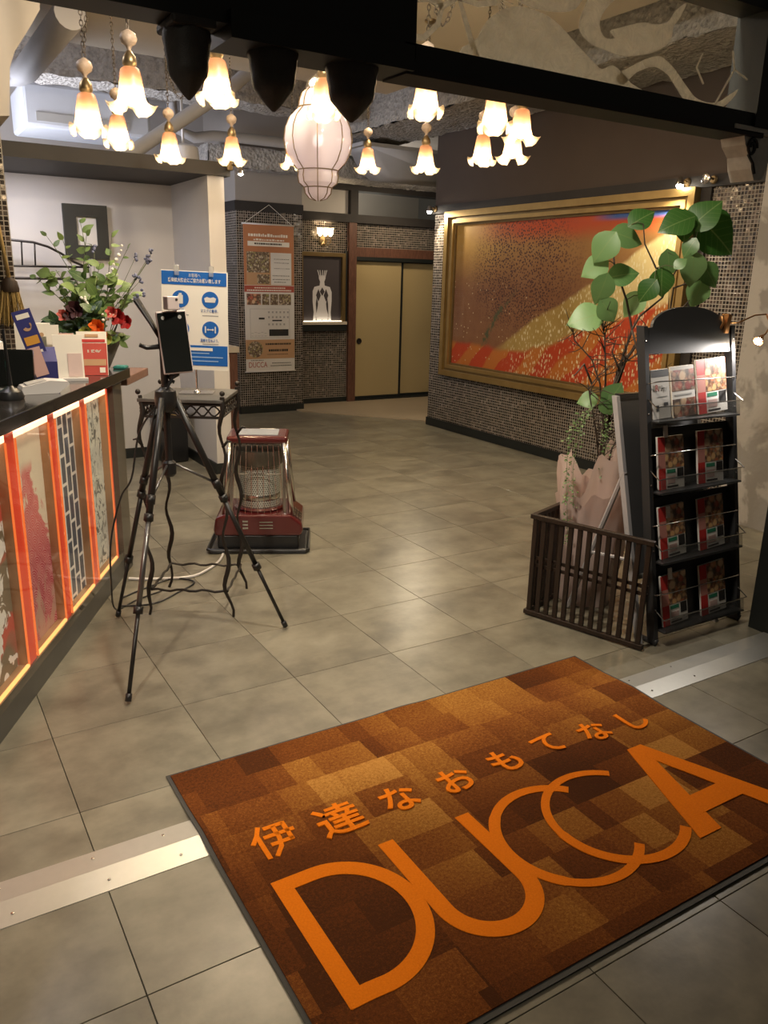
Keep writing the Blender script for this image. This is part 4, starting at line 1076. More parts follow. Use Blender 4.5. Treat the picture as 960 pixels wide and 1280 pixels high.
# ------------------------------------------------------------------ reception counter
CA = atan2(0.88, 0.475)
CX, CY = 0.31, 2.94
def clocal(t, off, z):      # point on the counter: along, back from the front edge, up
    return (CX+0.475*t-0.88*off, CY+0.88*t+0.475*off, z)
ct = thing('reception_counter', 'reception counter with edge-lit printed front panels', 'counter', (CX, CY, 0), CA)
M_CBODY = plain('counter_grey', (0.09, 0.085, 0.08), 0.4, var=0.1)
MB().box(-1.7, 1.40, 0.06, 0.55, 0.0, 0.998).box(1.25, 1.40, 0.0, 0.06, 0.0, 0.998).box(-1.7, 1.25, 0.012, 0.06, 0.03, 0.115).build('body', M_CBODY, ct)
MB().box(-1.7, 1.40, 0.004, 0.012, 0.0, 0.125).build('kick_plate', plain('grey_kick_metal', (0.16, 0.16, 0.155), 0.35, 0.6), ct)
def art(kind):
    t = NT('panel_print_%s' % kind)
    P = t.coord('Object'); x, y, z = t.sep(P)
    cream = (0.60, 0.52, 0.36)
    if kind == 'leaves':
        a = t.noise(t.scale(P, (1.6, 1, 1)), 9, 3, 0.5, 1.4); b = t.noise(P, 4.0, 2, 0.5, 0.8)
        c = t.mix(t.ss(a, 0.47, 0.50), (0.62, 0.58, 0.48), t.mix(t.ss(b, 0.50, 0.56), (0.15, 0.115, 0.065), (0.42, 0.07, 0.04)))
    elif kind == 'figure':
        a = t.noise(t.scale(P, (1.4, 1, 0.8)), 7, 3, 0.55, 1.6)
        rx = t.math('ABSOLUTE', t.math('SUBTRACT', x, t.math('ADD', 0.17, t.math('MULTIPLY', t.math('SUBTRACT', a, 0.5), 0.25))))
        low = t.math('SUBTRACT', 1.0, t.ss(z, 0.30, 0.62))
        wid = t.math('ADD', 0.045, t.math('MULTIPLY', low, 0.16))
        bodym = t.math('MULTIPLY', t.math('SUBTRACT', 1.0, t.ss(t.math('SUBTRACT', rx, wid), -0.01, 0.012)), t.math('SUBTRACT', 1.0, t.ss(z, 0.66, 0.72)))
        # overlapping wave scallops
        rw = t.math('DIVIDE', z, 0.042); row = t.math('FLOOR', rw)
        xx = t.math('SUBTRACT', t.math('FRACT', t.math('ADD', t.math('DIVIDE', x, 0.085), t.math('MULTIPLY', row, 0.5))), 0.5)
        zz = t.math('MULTIPLY', t.math('FRACT', rw), 0.5)
        rad = t.math('SQRT', t.math('ADD', t.math('MULTIPLY', xx, xx), t.math('MULTIPLY', zz, zz)))
        line = t.ss(t.math('SINE', t.math('MULTIPLY', rad, 55.0)), 0.2, 0.7)
        redc = t.mix(t.ss(z, 0.22, 0.5), (0.30, 0.012, 0.03), (0.48, 0.10, 0.08))
        c = t.mix(bodym, cream, t.mix(t.math('MULTIPLY', line, 0.55), redc, (0.62, 0.40, 0.34)))
        c = t.mix(t.math('MULTIPLY', t.math('SUBTRACT', 1.0, t.ss(z, 0.12, 0.3)), t.ss(a, 0.45, 0.55)), c, (0.36, 0.20, 0.14))
    elif kind == 'brick':
        bx = t.math('DIVIDE', x, 0.062); col_ = t.math('FLOOR', bx)
        bz = t.math('ADD', t.math('DIVIDE', z, 0.125), t.math('MULTIPLY', col_, 0.41))
        e = t.math('MAXIMUM', t.math('MULTIPLY', t.math('ABSOLUTE', t.math('SUBTRACT', t.math('FRACT', bx), 0.5)), 1.0), 0.0)
        e2 = t.math('ABSOLUTE', t.math('SUBTRACT', t.math('FRACT', bz), 0.5))
        g = t.math('MAXIMUM', t.ss(e, 0.36, 0.40), t.ss(e2, 0.43, 0.46))
        c = t.mix(g, t.mix(t.noise(P, 20, 3), (0.035, 0.04, 0.05), (0.10, 0.11, 0.12)), (0.62, 0.58, 0.48))
    else:
        a = t.noise(t.scale(P, (1.2, 1, 0.9)), 16, 3, 0.55, 2.2); b = t.noise(P, 3.5, 2)
        c = t.mix(t.math('MULTIPLY', t.ss(a, 0.54, 0.57), t.ss(b, 0.36, 0.5)), (0.50, 0.50, 0.40), (0.10, 0.105, 0.09))
        c = t.mix(t.math('MULTIPLY', t.ss(t.noise(P, 5, 3, 0.6, 1), 0.52, 0.6), 0.45), c, (0.30, 0.31, 0.27))
    return t.done(t.bsdf(c, 0.6, emit=c, estr=0.38))     # LED light on the print put in as a glow of its own colours
_t = NT('red_acrylic')
M_REDACR = _t.done(_t.bsdf((0.50, 0.055, 0.025), 0.25, 0, 0.5, None, 0.4, (0.9, 0.06, 0.025), 0.42))   # edge-lit acrylic
M_LEDLOW = emissive('lit_lower_edge', (1.0, 0.40, 0.12), 2.2)
PAN = [(-1.21, -0.88, 'script', 'grey brushed script print panel nearest the entrance'), (-0.79, -0.46, 'brick', 'dark brick print panel nearest the entrance'), (-0.37, -0.03, 'leaves', 'brown and red leaf print panel'), (0.05, 0.38, 'figure', 'crimson robed figure print panel'), (0.45, 0.77, 'brick', 'dark brick pattern print panel'), (0.84, 1.16, 'script', 'grey brushed script print panel')]
for x0, x1, kd, lb in PAN:
    p = MB().box(0, x1-x0, 0, 0.006, 0, 0.83).build('print_panel', art(kd), ct, loc=(x0, 0.046, 0.13)); p['label'] = lb
    w = x1-x0
    MB().box(0.0, 0.006, -0.040, -0.034, 0, 0.83).build('lit_edge', M_LEDORANGE, p)
    MB().box(w-0.006, w, -0.040, -0.034, 0, 0.83).build('lit_edge', M_LEDORANGE, p)
    MB().box(w-0.005, w, -0.033, 0, 0, 0.83).build('side_cheek', M_TANP, p)
    MB().box(0.006, w-0.006, -0.040, -0.030, 0, 0.010).build('lit_edge', M_LEDLOW, p)
    MB().box(0.006, w-0.006, -0.029, 0, 0, 0.006).build('lower_cheek', M_TANP, p)
    MB().box(0.0, w, -0.034, -0.004, 0.832, 0.862).build('light_strip', M_LEDWARM, p)
for x0, x1 in ((-0.03, 0.05), (0.38, 0.45), (0.77, 0.84), (-0.45, -0.38), (-0.87, -0.80)):
    MB().box(x0+0.002, x1-0.002, 0.012, 0.05, 0.12, 0.985).build('divider', M_REDACR, ct)
MB().box(1.165, 1.175, 0.006, 0.05, 0.12, 0.985).build('divider', M_REDACR, ct)
MB().box(-1.7, 1.40, -0.004, 0.001, 0.10, 0.985).build('acrylic_cover', pane('acrylic_cover', (0.96, 0.95, 0.93), 0.05), ct)
top = tag(MB().cbox(-1.8, 1.52, -0.02, 0.62, 1.0, 1.05, 0.003).build('counter_top', M_TOP, None, False, (CX, CY, 0), (0, 0, CA)), 'glossy black stone worktop of the reception counter', 'worktop')
tag(MB().cbox(1.53, 2.0, 0.0, 0.5, 0.955, 1.0, 0.003).box(1.55, 1.58, 0.4, 0.48, 0.0, 0.955).box(1.95, 1.98, 0.42, 0.48, 0.0, 0.955).build('side_shelf', M_SHELFWOOD, None, False, (CX, CY, 0), (0, 0, CA)), 'brown wooden shelf board beyond the end of the worktop', 'shelf')

# ------------------------------------------------------------------ things on the counter
def cthing(name, label, cat, t, off, rz=0.0, group=None):
    return thing(name, label, cat, clocal(t, off, 1.0505), CA+rz, group)
LEAN = lambda a: Matrix.Rotation(a, 4, 'X')
# red and cream leaflet
rc = cthing('leaflet_stand', 'red and cream leaflet standing at the end of the worktop', 'leaflet', 1.165, 0.06, radians(-78))
MB().box(-0.068, 0.068, -0.003, 0.003, 0, 0.205, LEAN(-0.18)).build('card', M_PAPER, rc)
MB().box(-0.066, 0.066, -0.0045, -0.0032, 0.0, 0.15, LEAN(-0.18)).build('red_field', plain('leaflet_red', (0.50, 0.07, 0.05), 0.6), rc)
for a, b, c_, d_, m_ in ((-0.06, 0.06, 0.045, 0.075, M_TANP), (-0.06, 0.06, 0.155, 0.168, M_REDP), (-0.03, 0.03, 0.178, 0.192, M_TANP), (0.03, 0.055, 0.012, 0.036, M_PAPER)):
    MB().box(a, b, -0.0060, -0.0047 if c_ < 0.15 else -0.0032, c_, d_, LEAN(-0.18)).build('printed_field', m_, rc)
text('lettering', '-15%', 0.034, M_PAPER, rc, (0, -0.005+0.02, 0.105), (pi/2+0.18, 0, 0), 0.0006, 0.001, width=0.085)
MB().box(-0.05, 0.05, 0.0, 0.07, 0.0, 0.006).build('foot', M_PAPER, rc)
# cream card stand with small leaflets
cc = cthing('card_stand', 'cream card stand with small pink leaflets on the worktop', 'card stand', 0.98, 0.11, radians(-70))
MB().prism([(-0.03, 0), (0.05, 0), (0.045, 0.01), (0.012, 0.20), (0.004, 0.20)], -0.062, 0.062, 'x').build('stand', M_PAPER, cc)
MB().box(-0.075, 0.075, -0.055, -0.03, 0.0, 0.012).build('tray', M_WHITEPL, cc)
MB().box(-0.035, 0.03, -0.012, -0.009, 0.115, 0.205, Matrix.Translation((0, 0.014, 0)) @ LEAN(-0.16)).build('leaflet', plain('pale_pink_print', (0.62, 0.42, 0.36), 0.7), cc)
MB().box(-0.005, 0.055, -0.032, -0.029, 0.012, 0.115, LEAN(-0.16)).build('leaflet', plain('pale_pink_print_low', (0.66, 0.50, 0.45), 0.7), cc)
MB().box(-0.085, -0.03, 0.06, 0.064, 0, 0.24).build('back_card', M_PAPER, cc)
gc = cthing('folded_card', 'grey green folded card behind the pink leaflets', 'card', 1.06, 0.20, radians(-75))
MB().prism([(-0.035, 0), (-0.030, 0), (0.0, 0.175), (0.030, 0), (0.035, 0), (0.0, 0.185)], -0.055, 0.055, 'x').build('folded_card', plain('grey_green_card', (0.46, 0.47, 0.40), 0.7), gc)
# blue brochure holder
bh = cthing('brochure_holder', 'navy blue brochure holder with a moon card on the worktop', 'brochure holder', 0.77, 0.14, radians(-66))
MB().prism([(-0.045, 0), (0.045, 0), (0.045, 0.155), (0.03, 0.16), (-0.045, 0.105)], -0.04, 0.045, 'x').build('box', M_NAVY, bh)
cardM = Matrix.Translation((-0.022, 0.01, 0.12)) @ Matrix.Rotation(-0.28, 4, 'Y')
MB().box(-0.038, 0.038, -0.002, 0.002, 0.0, 0.20, cardM).build('card', M_NAVY, bh)
MB().box(-0.028, 0.028, -0.0040, -0.0022, 0.055, 0.09, cardM).build('printed_field', M_YELLOWP, bh)
moon = [(0.018*cos(a), 0.018*sin(a)) for a in [radians(200+k*20) for k in range(11)]]+[(0.007+0.014*cos(a), 0.006+0.014*sin(a)) for a in [radians(390-k*20) for k in range(10)]]
MB().prism([(a, b+0.13) for a, b in moon], -0.0040, -0.0022, 'y', cardM).build('moon_print', M_TANP, bh)
MB().box(-0.026, 0.026, -0.0040, -0.0022, 0.165, 0.185, cardM).build('printed_field', M_PAPER, bh)
MB().box(-0.026, 0.026, -0.0040, -0.0022, 0.012, 0.028, cardM).build('printed_field', M_PAPER, bh)
MB().box(-0.03, 0.022, -0.048, -0.046, 0.05, 0.17, Matrix.Rotation(-0.25, 4, 'Y')).build('leaflet', plain('pink_white_print', (0.62, 0.38, 0.33), 0.7), bh)
# till display and printer
td = cthing('till_display', 'black till display with green digits at the left edge', 'display', 0.58, 0.24, radians(-80))
MB().cbox(-0.15, 0.115, -0.012, 0.012, 0.02, 0.165, 0.004, LEAN(-0.15)).build('screen', M_SCREEN, td)
MB().cbox(-0.155, 0.125, 0.0, 0.06, 0.0, 0.02, 0.004).build('foot', M_WHITEPL, td)
text('digits', '88', 0.055, emissive('green_digits', (0.05, 1.0, 0.6), 0.7), td, (-0.075, -0.012, 0.10), (pi/2+0.15, 0, 0), 0.0006)
pr = cthing('card_reader', 'white wedge shaped card reader beside the till display', 'card reader', 0.55, 0.09, radians(-60))
MB().prism([(-0.09, 0), (0.06, 0), (0.105, 0.035), (0.10, 0.045), (0.03, 0.052), (-0.07, 0.030)], -0.05, 0.05, 'y').build('shell', M_WHITEPL, pr)
MB().box(-0.055, 0.02, -0.038, 0.038, 0.0, 0.006, Matrix.Translation((0.0, 0, 0.043)) @ Matrix.Rotation(-0.2, 4, 'Y')).build('keypad', M_GREYP, pr)
mc = cthing('desk_microphone', 'black stand with thin upright rod at the left edge', 'microphone', 0.36, 0.13)
MB().lathe([(0.045, 0), (0.047, 0.01), (0.04, 0.03), (0.016, 0.045), (0.010, 0.05)], 20).build('base', M_BLACKPL, mc, True)
MB().tube([(0, 0, 0.045), (-0.005, 0.0, 0.12), (-0.012, 0.0, 0.26)], [0.009, 0.007, 0.005], 10).build('rod', M_BLACKPL, mc, True)
bt = cthing('sanitizer_bottle', 'white pump bottle behind the navy brochure holder', 'bottle', 1.06, 0.47)
MB().lathe([(0.045, 0), (0.05, 0.006), (0.05, 0.13), (0.044, 0.155), (0.018, 0.17), (0.016, 0.185)], 24).build('bottle', M_WHITEPL, bt, True)
MB().lathe([(0.02, 0.185), (0.02, 0.205), (0.006, 0.207), (0.006, 0.235), (0.016, 0.236), (0.016, 0.25)], 16).box(-0.004, 0.05, -0.007, 0.007, 0.238, 0.25).build('pump', M_WHITEPL, bt, True)
bg = cthing('paper_bag', 'cream printed paper bag between bottle and stone vase', 'bag', 1.12, 0.31, radians(-75))
MB().prism([(-0.035, 0), (0.035, 0), (0.02, 0.24), (-0.02, 0.24)], -0.075, 0.075, 'x').build('bag', M_PAPER, bg)
for k in range(5):
    MB().lathe([(0.010, 0), (0.010, 0.001)], 10, M=Matrix.Translation((0.03+0.012*sin(k*2.1), -0.037+0.062*(0.05+k*0.035)/1.0*0.1, 0.05+k*0.035)) @ Matrix.Rotation(pi/2-0.06, 4, 'X')).build('flower_print', M_TANP, bg)
tt = cthing('cash_tray', 'teal cash tray at the far corner of the worktop', 'tray', 1.482, 0.016)
MB().cbox(-0.035, 0.035, -0.032, 0.032, 0, 0.012, 0.004).build('tray', M_TEAL, tt)
MB().box(-0.03, 0.03, -0.027, 0.027, 0.0122, 0.014).build('tray_pad', plain('teal_pad', (0.05, 0.27, 0.24), 0.6), tt)

# ------------------------------------------------------------------ leaves
def leaf_mesh(name, mat, w=0.5, tip=0.12, fold=0.12, droop=0.2, notch=0.0, n=7):
    """unit-length leaf along +x, normal +z, midrib folded"""
    vs = []; fs = []
    for i in range(n+1):
        u = i/n
        hw = w*(sin(pi*min(1, u**0.75))**0.85)*(1-tip*u) if 0 < u < 1 else 0.0
        z = -droop*u*u
        back = -notch*(1-u)**6
        vs += [(u, 0, z), (u+back*1.0, hw*0.55, z+fold*hw*0.6), (u+back*1.6-0.02*u, hw, z+fold*hw*0.7), (u+back*1.0, -hw*0.55, z+fold*hw*0.6), (u+back*1.6-0.02*u, -hw, z+fold*hw*0.7)]
    for i in range(n):
        a = i*5; b = a+5
        fs += [(a, b, b+1, a+1), (a+1, b+1, b+2, a+2), (b, a, a+3, b+3), (b+3, a+3, a+4, b+4)]
    return MB().add(vs, fs).mesh(name, mat, True)
def mat_leaf(name, a, b, rough=0.42):
    t = NT(name)
    P = t.coord('Object'); x, y, z = t.sep(P)
    rnd = t.n('ShaderNodeObjectInfo').outputs['Random']
    c = t.mix(rnd, a, b)
    vein = t.math('ABSOLUTE', t.math('SUBTRACT', t.math('FRACT', t.math('ADD', t.math('MULTIPLY', x, 6.0), t.math('MULTIPLY', t.math('ABSOLUTE', y), -5.0))), 0.5))
    c = t.mix(t.math('MULTIPLY', t.ss(vein, 0.42, 0.5), 0.30), c, (0.20, 0.30, 0.10))
    c = t.mix(t.math('MULTIPLY', t.math('SUBTRACT', 1.0, t.ss(t.math('ABSOLUTE', y), 0.008, 0.02)), 0.5), c, (0.24, 0.33, 0.12))
    p = t.n('ShaderNodeBsdfPrincipled'); t.set(p.inputs['Base Color'], c); p.inputs['Roughness'].default_value = rough
    tl = t.n('ShaderNodeBsdfTranslucent'); t.set(tl.inputs[0], c)
    m = t.n('ShaderNodeMixShader'); m.inputs[0].default_value = 0.22
    t.t.links.new(p.outputs[0], m.inputs[1]); t.t.links.new(tl.outputs[0], m.inputs[2])
    return t.done(m.outputs[0])
def place(loc, d, up, s, sw=None):
    """matrix: x axis along d, z near up, scaled"""
    d = Vector(d).normalized(); up = Vector(up)
    y = up.cross(d); y = y.normalized() if y.length > 1e-5 else d.orthogonal().normalized()
    z = d.cross(y)
    M = Matrix((( d.x, y.x, z.x, loc[0]), (d.y, y.y, z.y, loc[1]), (d.z, y.z, z.z, loc[2]), (0, 0, 0, 1)))
    return M @ Matrix.Diagonal((s, (sw or s), s, 1))

# ------------------------------------------------------------------ flower arrangement
FX, FY, FZ = clocal(1.43, 0.128, 1.0505)
fa = thing('flower_arrangement', 'tall wild flower arrangement in a stone vase on the worktop', 'flower arrangement', (FX, FY, FZ), 0)
MB().lathe([(0.062, 0.0), (0.072, 0.012), (0.108, 0.09), (0.140, 0.160), (0.148, 0.180), (0.134, 0.18), (0.124, 0.14), (0.02, 0.12)], 28).build('stone_vase', M_STONE, fa, True)
M_LF1 = mat_leaf('fresh_leaf', (0.045, 0.10, 0.025), (0.24, 0.34, 0.10))
M_LF2 = mat_leaf('dark_leaf', (0.022, 0.05, 0.020), (0.07, 0.13, 0.045))
LEAF_A = leaf_mesh('leaf', M_LF1, 0.30, 0.1); LEAF_B = leaf_mesh('leaf', M_LF2, 0.36, 0.1)
M_STEM = plain('green_stem', (0.07, 0.085, 0.03), 0.6, var=0.3)
R_ = Vector((cos(YAW), -sin(YAW), 0)); F_ = Vector((sin(YAW), cos(YAW), 0))
rn = random.Random(5)
def spray(tipx, tipz, depth, nleaf, size, mesh, stem=True, lean=0.03):
    """one stem from the vase mouth to a tip (along the counter / up), leaves alternating"""
    A = R_*rn.uniform(-0.05, 0.05)+F_*rn.uniform(-0.04, 0.04)+Vector((0, 0, 0.12))
    B = R_*tipx+F_*depth+Vector((0, 0, tipz))
    mid = A.lerp(B, 0.55)+R_*rn.uniform(-lean, lean)+Vector((0, 0, 0.05))
    P = [A.lerp(mid, u).lerp(mid.lerp(B, u), u) for u in [k/8 for k in range(9)]]
    if stem:
        MB().tube(P, [0.0032-0.0022*k/8 for k in range(9)], 6).build('stem', M_STEM, fa, True)
    for k in range(nleaf):
        u = 0.30+0.70*(k+0.5)/nleaf
        i = min(7, int(u*8)); q = P[i].lerp(P[i+1], u*8-i); tg = (P[i+1]-P[i]).normalized()
        sd = R_*rn.uniform(-1, 1)+F_*rn.uniform(-0.8, 0.8)+Vector((0, 0, rn.uniform(-0.3, 0.5)))
        inst(mesh, 'leaf', fa, place(q, tg*0.5+sd.normalized(), (-F_+Vector((0, 0, rn.uniform(0.3, 1.2)))), size*rn.uniform(0.7, 1.25)))
for a in ((-0.03, 0.72, 0.02, 8, 0.055, LEAF_A), (0.02, 0.66, -0.03, 8, 0.05, LEAF_A), (-0.13, 0.64, 0.03, 7, 0.05, LEAF_A), (-0.20, 0.66, -0.02, 6, 0.045, LEAF_A),
          (0.13, 0.66, 0.0, 7, 0.05, LEAF_A), (0.20, 0.60, 0.03, 7, 0.04, LEAF_A), (-0.22, 0.46, 0.0, 8, 0.05, LEAF_A), (-0.14, 0.48, -0.05, 7, 0.075, LEAF_A),
          (0.08, 0.52, -0.05, 8, 0.075, LEAF_A), (0.15, 0.45, -0.02, 8, 0.06, LEAF_A), (-0.05, 0.42, -0.06, 8, 0.08, LEAF_A), (0.02, 0.36, -0.08, 9, 0.07, LEAF_A), (0.20, 0.40, 0.05, 7, 0.05, LEAF_A),
          (-0.16, 0.24, -0.06, 8, 0.06, LEAF_B), (-0.10, 0.22, -0.10, 9, 0.07, LEAF_B), (-0.05, 0.24, -0.12, 8, 0.06, LEAF_B), (0.03, 0.22, -0.13, 8, 0.055, LEAF_B), (-0.17, 0.17, -0.03, 7, 0.06, LEAF_B),
          (0.10, 0.27, -0.10, 8, 0.05, LEAF_A), (0.16, 0.17, -0.07, 9, 0.05, LEAF_A), (0.02, 0.30, -0.12, 9, 0.06, LEAF_B), (0.06, 0.14, -0.14, 7, 0.05, LEAF_A)):
    spray(*a)
    if a[1] < 0.6:
        spray(a[0]+rn.uniform(-.05, .05), a[1]*rn.uniform(0.85, 1.08), a[2]+rn.uniform(-.03, .04), a[3]+1, a[4]*1.1, a[5])
def petal_flower(c, size, mat, n=6, open_=0.7, nm='flower'):
    c = R_*c[0]+F_*c[1]+Vector((0, 0, c[2]))
    mb = MB()
    for k in range(n):
        a = 2*pi*k/n+rn.uniform(-0.2, 0.2)
        d = (R_*cos(a)+Vector((0, 0, 1))*sin(a))*open_-F_*0.6
        M = place(c, d, -F_+Vector((0, 0, 0.2)), size)
        L = 5
        vs = []
        for i in range(L+1):
            u = i/L; w = 0.32*sin(pi*min(0.97, max(0.05, u)))**0.8
            vs += [M @ Vector((u, w, 0.15*u*u)), M @ Vector((u, 0, 0.02+0.15*u*u)), M @ Vector((u, -w, 0.15*u*u))]
        mb.add(vs, [q for i in range(L) for q in ((i*3, i*3+3, i*3+4, i*3+1), (i*3+1, i*3+4, i*3+5, i*3+2))])
    return mb.build(nm, mat, fa, True)
M_OR = plain('orange_petal', (0.72, 0.13, 0.010), 0.5, var=0.3, vscale=40); M_RD = plain('deep_red_petal', (0.30, 0.012, 0.012), 0.5, var=0.4, vscale=40)
M_DK = plain('blackish_petal', (0.045, 0.012, 0.014), 0.5, var=0.4); M_PK = plain('coral_petal', (0.55, 0.12, 0.09), 0.5)
M_LIME = plain('lime_petal', (0.36, 0.40, 0.09), 0.6, var=0.3, vscale=50); M_BLUEF = plain('blue_grey_petal', (0.11, 0.12, 0.19), 0.7, var=0.4, vscale=50); M_WB = plain('white_berry', (0.75, 0.72, 0.62), 0.5)
petal_flower((0.085, -0.14, 0.22), 0.06, M_OR); petal_flower((0.075, -0.15, 0.17), 0.055, M_OR); petal_flower((0.10, -0.14, 0.185), 0.05, M_OR)
petal_flower((0.17, -0.10, 0.27), 0.065, M_RD); petal_flower((0.205, -0.09, 0.245), 0.055, M_RD); petal_flower((0.15, -0.12, 0.29), 0.045, M_PK)
petal_flower((-0.02, -0.12, 0.30), 0.065, M_DK); petal_flower((-0.05, -0.12, 0.275), 0.05, M_DK); petal_flower((-0.085, -0.12, 0.27), 0.045, M_PK)
petal_flower((0.03, -0.15, 0.19), 0.05, M_LIME, 9); petal_flower((0.12, -0.13, 0.165), 0.045, M_LIME, 9)
def berries(pts, r, mat, nm):
    mb = MB()
    for p in pts:
        mb.ball(R_*p[0]+F_*p[1]+Vector((0, 0, p[2])), r*rn.uniform(0.7, 1.2), 8, 6)
    return mb.build(nm, mat, fa, True)
berries([(0.19-0.012*k+rn.uniform(-.006, .006), -0.04, 0.60-0.022*k) for k in range(9)], 0.008, M_WB, 'white_berry_spike')['kind'] = 'stuff'
berries([(0.02+rn.uniform(-.03, .03), -0.12, 0.33+rn.uniform(-.03, .03)) for k in range(9)]+[(0.13+rn.uniform(-.03, .03), -0.13, 0.27+rn.uniform(-.02, .02)) for k in range(9)], 0.007, M_WB, 'white_filler_flowers')['kind'] = 'stuff'
for bx, bz in ((0.045, 0.58), (0.02, 0.52), (0.245, 0.55), (0.235, 0.45), (0.26, 0.44), (0.24, 0.36), (0.27, 0.38), (0.31, 0.54), (0.32, 0.57), (0.30, 0.53)):
    A = R_*bx*0.3+Vector((0, 0, 0.15)); B = R_*bx+Vector((0, 0, bz))-F_*0.02
    MB().tube([A, A.lerp(B, 0.5)+Vector((0, 0, 0.05)), B], 0.0014, 5).build('stem', M_STEM, fa, True)
    berries([(bx+rn.uniform(-.01, .01), -0.02+rn.uniform(-.01, .01), bz+rn.uniform(-.016, .016)) for k in range(6)], 0.0075, M_BLUEF, 'thistle_flower')['kind'] = 'stuff'

# ------------------------------------------------------------------ niche: framed square, iron rail, broom, bin, cabinet
bf = thing('square_frame', 'black square frame with a small pale centre on the white wall', 'picture frame', (1.25, 6.855, 1.63))
frame_ring((0, 0.33, 0, 0.40), (0.095, 0.245, 0.10, 0.31), -0.035, 0).build('frame', M_BLACK, bf)
MB().box(0.095, 0.255, -0.012, -0.006, 0.10, 0.31).build('centre_panel', M_WHITEP, bf)
ir = thing('iron_rail', 'black arched iron rail in front of the white niche wall', 'rail', (0.55, 6.70, 1.47))
r1 = MB().tube([(-0.1, 0, 0), (0.84, 0, 0.005)], 0.010, 8); r1.build('lower_bar', M_IRON, ir, True)
MB().tube([(-0.1, 0, 0.085), (0.84, 0, 0.095)], 0.008, 8).build('middle_bar', M_IRON, ir, True)
MB().tube([(-0.1, 0, 0.265), (0.1, 0, 0.272), (0.30, 0, 0.272), (0.45, 0, 0.262), (0.55, 0, 0.235), (0.64, 0, 0.19), (0.73, 0, 0.13), (0.82, 0, 0.095)], 0.009, 8).build('arch_bar', M_IRON, ir, True)
for x, z in ((0.37, 0.272), (0.46, 0.262)):
    MB().tube([(x-0.01, 0, 0.088), (x, 0, z)], 0.006, 6).build('spindle', M_IRON, ir, True)
MB().tube([(0.83, 0, 0.004), (0.83, 0.16, 0.004)], 0.008, 8).build('wall_stub', M_IRON, ir, True)
MB().tube([(-0.1, 0, -1.47), (-0.1, 0, 0.27)], 0.010, 8).build('upright', M_IRON, ir, True)
bm_ = thing('straw_broom', 'straw broom head hanging against the mosaic column', 'broom', (0.60, 4.965, 1.24))
hb = MB(); rb = random.Random(3)
for k in range(70):
    a = rb.uniform(-0.075, 0.075); w = rb.uniform(-0.02, 0.02)
    hb.tube([(a*0.55, w*0.5, 0.20), (a*0.8, w, 0.10), (a*1.1+rb.uniform(-.008, .008), w, rb.uniform(-0.015, 0.02))], 0.0028, 4)
o_ = hb.build('bristles', M_STRAW, bm_); o_['kind'] = 'stuff'
MB().lathe([(0.046, 0.17), (0.048, 0.185), (0.040, 0.225), (0.016, 0.25)], 14, sy=0.5).build('binding', M_DARKWOOD, bm_, True)
MB().tube([(0, 0, 0.24), (-0.05, 0.0, 0.75)], 0.011, 8).build('handle', M_STRAW, bm_, True)
wbn = thing('waste_bin', 'black tapered waste bin against the white partition', 'bin', (1.93, 6.62, 0), 0.2)
MB().cbox(-0.10, 0.10, -0.13, 0.13, 0.0, 0.46, 0.02).build('body', M_BLACKPL, wbn)
MB().cbox(-0.11, 0.11, -0.14, 0.14, 0.44, 0.50, 0.015).build('rim', M_BLACKPL, wbn)
MB().tube([(-0.06, -0.135, 0.42), (0.0, -0.15, 0.40), (0.06, -0.135, 0.42)], 0.006, 6).build('handle', M_GOLDDK, wbn, True)
cb = thing('side_cabinet', 'brown cabinet with a pale top behind the white partition', 'cabinet', (2.45, 7.3, 0))
MB().box(0, 0.36, 0, 0.5, 0.06, 0.83).build('body', M_REDWOOD, cb)
MB().box(-0.01, 0.375, -0.015, 0.51, 0.83, 0.885).build('top', M_SOFFIT, cb)
MB().box(0.02, 0.34, 0.02, 0.48, 0, 0.06).build('plinth', M_BLACK, cb)
MB().box(0.185, 0.35, -0.012, 0, 0.08, 0.81).build('door', M_REDWOOD, cb)

# ------------------------------------------------------------------ wrought iron table
HD = -YAW
tb = thing('iron_side_table', 'tall wrought iron side table with wavy legs and slate top', 'table', (1.125, 3.52, 0), HD)
M_SLATE = plain('dark_slate', (0.10, 0.095, 0.085), 0.38, var=0.35, vscale=14)
MB().cbox(-0.185, 0.185, -0.185, 0.185, 0.992, 1.008, 0.003).build('table_top', M_SLATE, tb)
for (x, y, ph) in ((-0.175, -0.175, 0.2), (0.175, -0.175, 0.9), (0.175, 0.175, 0.4), (-0.175, 0.175, 1.4)):
    pts = []; rad_ = []
    for k in range(33):
        u = k/32; z = 1.02*(1-u)
        amp = 0.012 if 0.05 < u < 0.98 else 0.006
        sgn = 1 if x > 0 else -1
        pts.append((x+amp*sin(u*4.2*2*pi+ph)+sgn*(0.02*max(0, u-0.88)/0.12-0.0), y+0.5*amp*cos(u*4.2*2*pi+ph), z)); rad_.append(0.0085+0.0025*sin(u*17+ph))
    MB().tube(pts, rad_, 8).build('leg', M_IRON, tb, True)
    sg = 1 if x > 0 else -1
    MB().tube([(x, y, 0.80), (x+0.025*sg, y, 0.83), (x+0.04*sg, y, 0.825)], [0.007, 0.006, 0.003], 6).build('thorn', M_IRON, tb, True)
    MB().ball((x+0.006*sg, y, 1.035), 0.012, 8, 6).build('finial', M_IRON, tb, True)
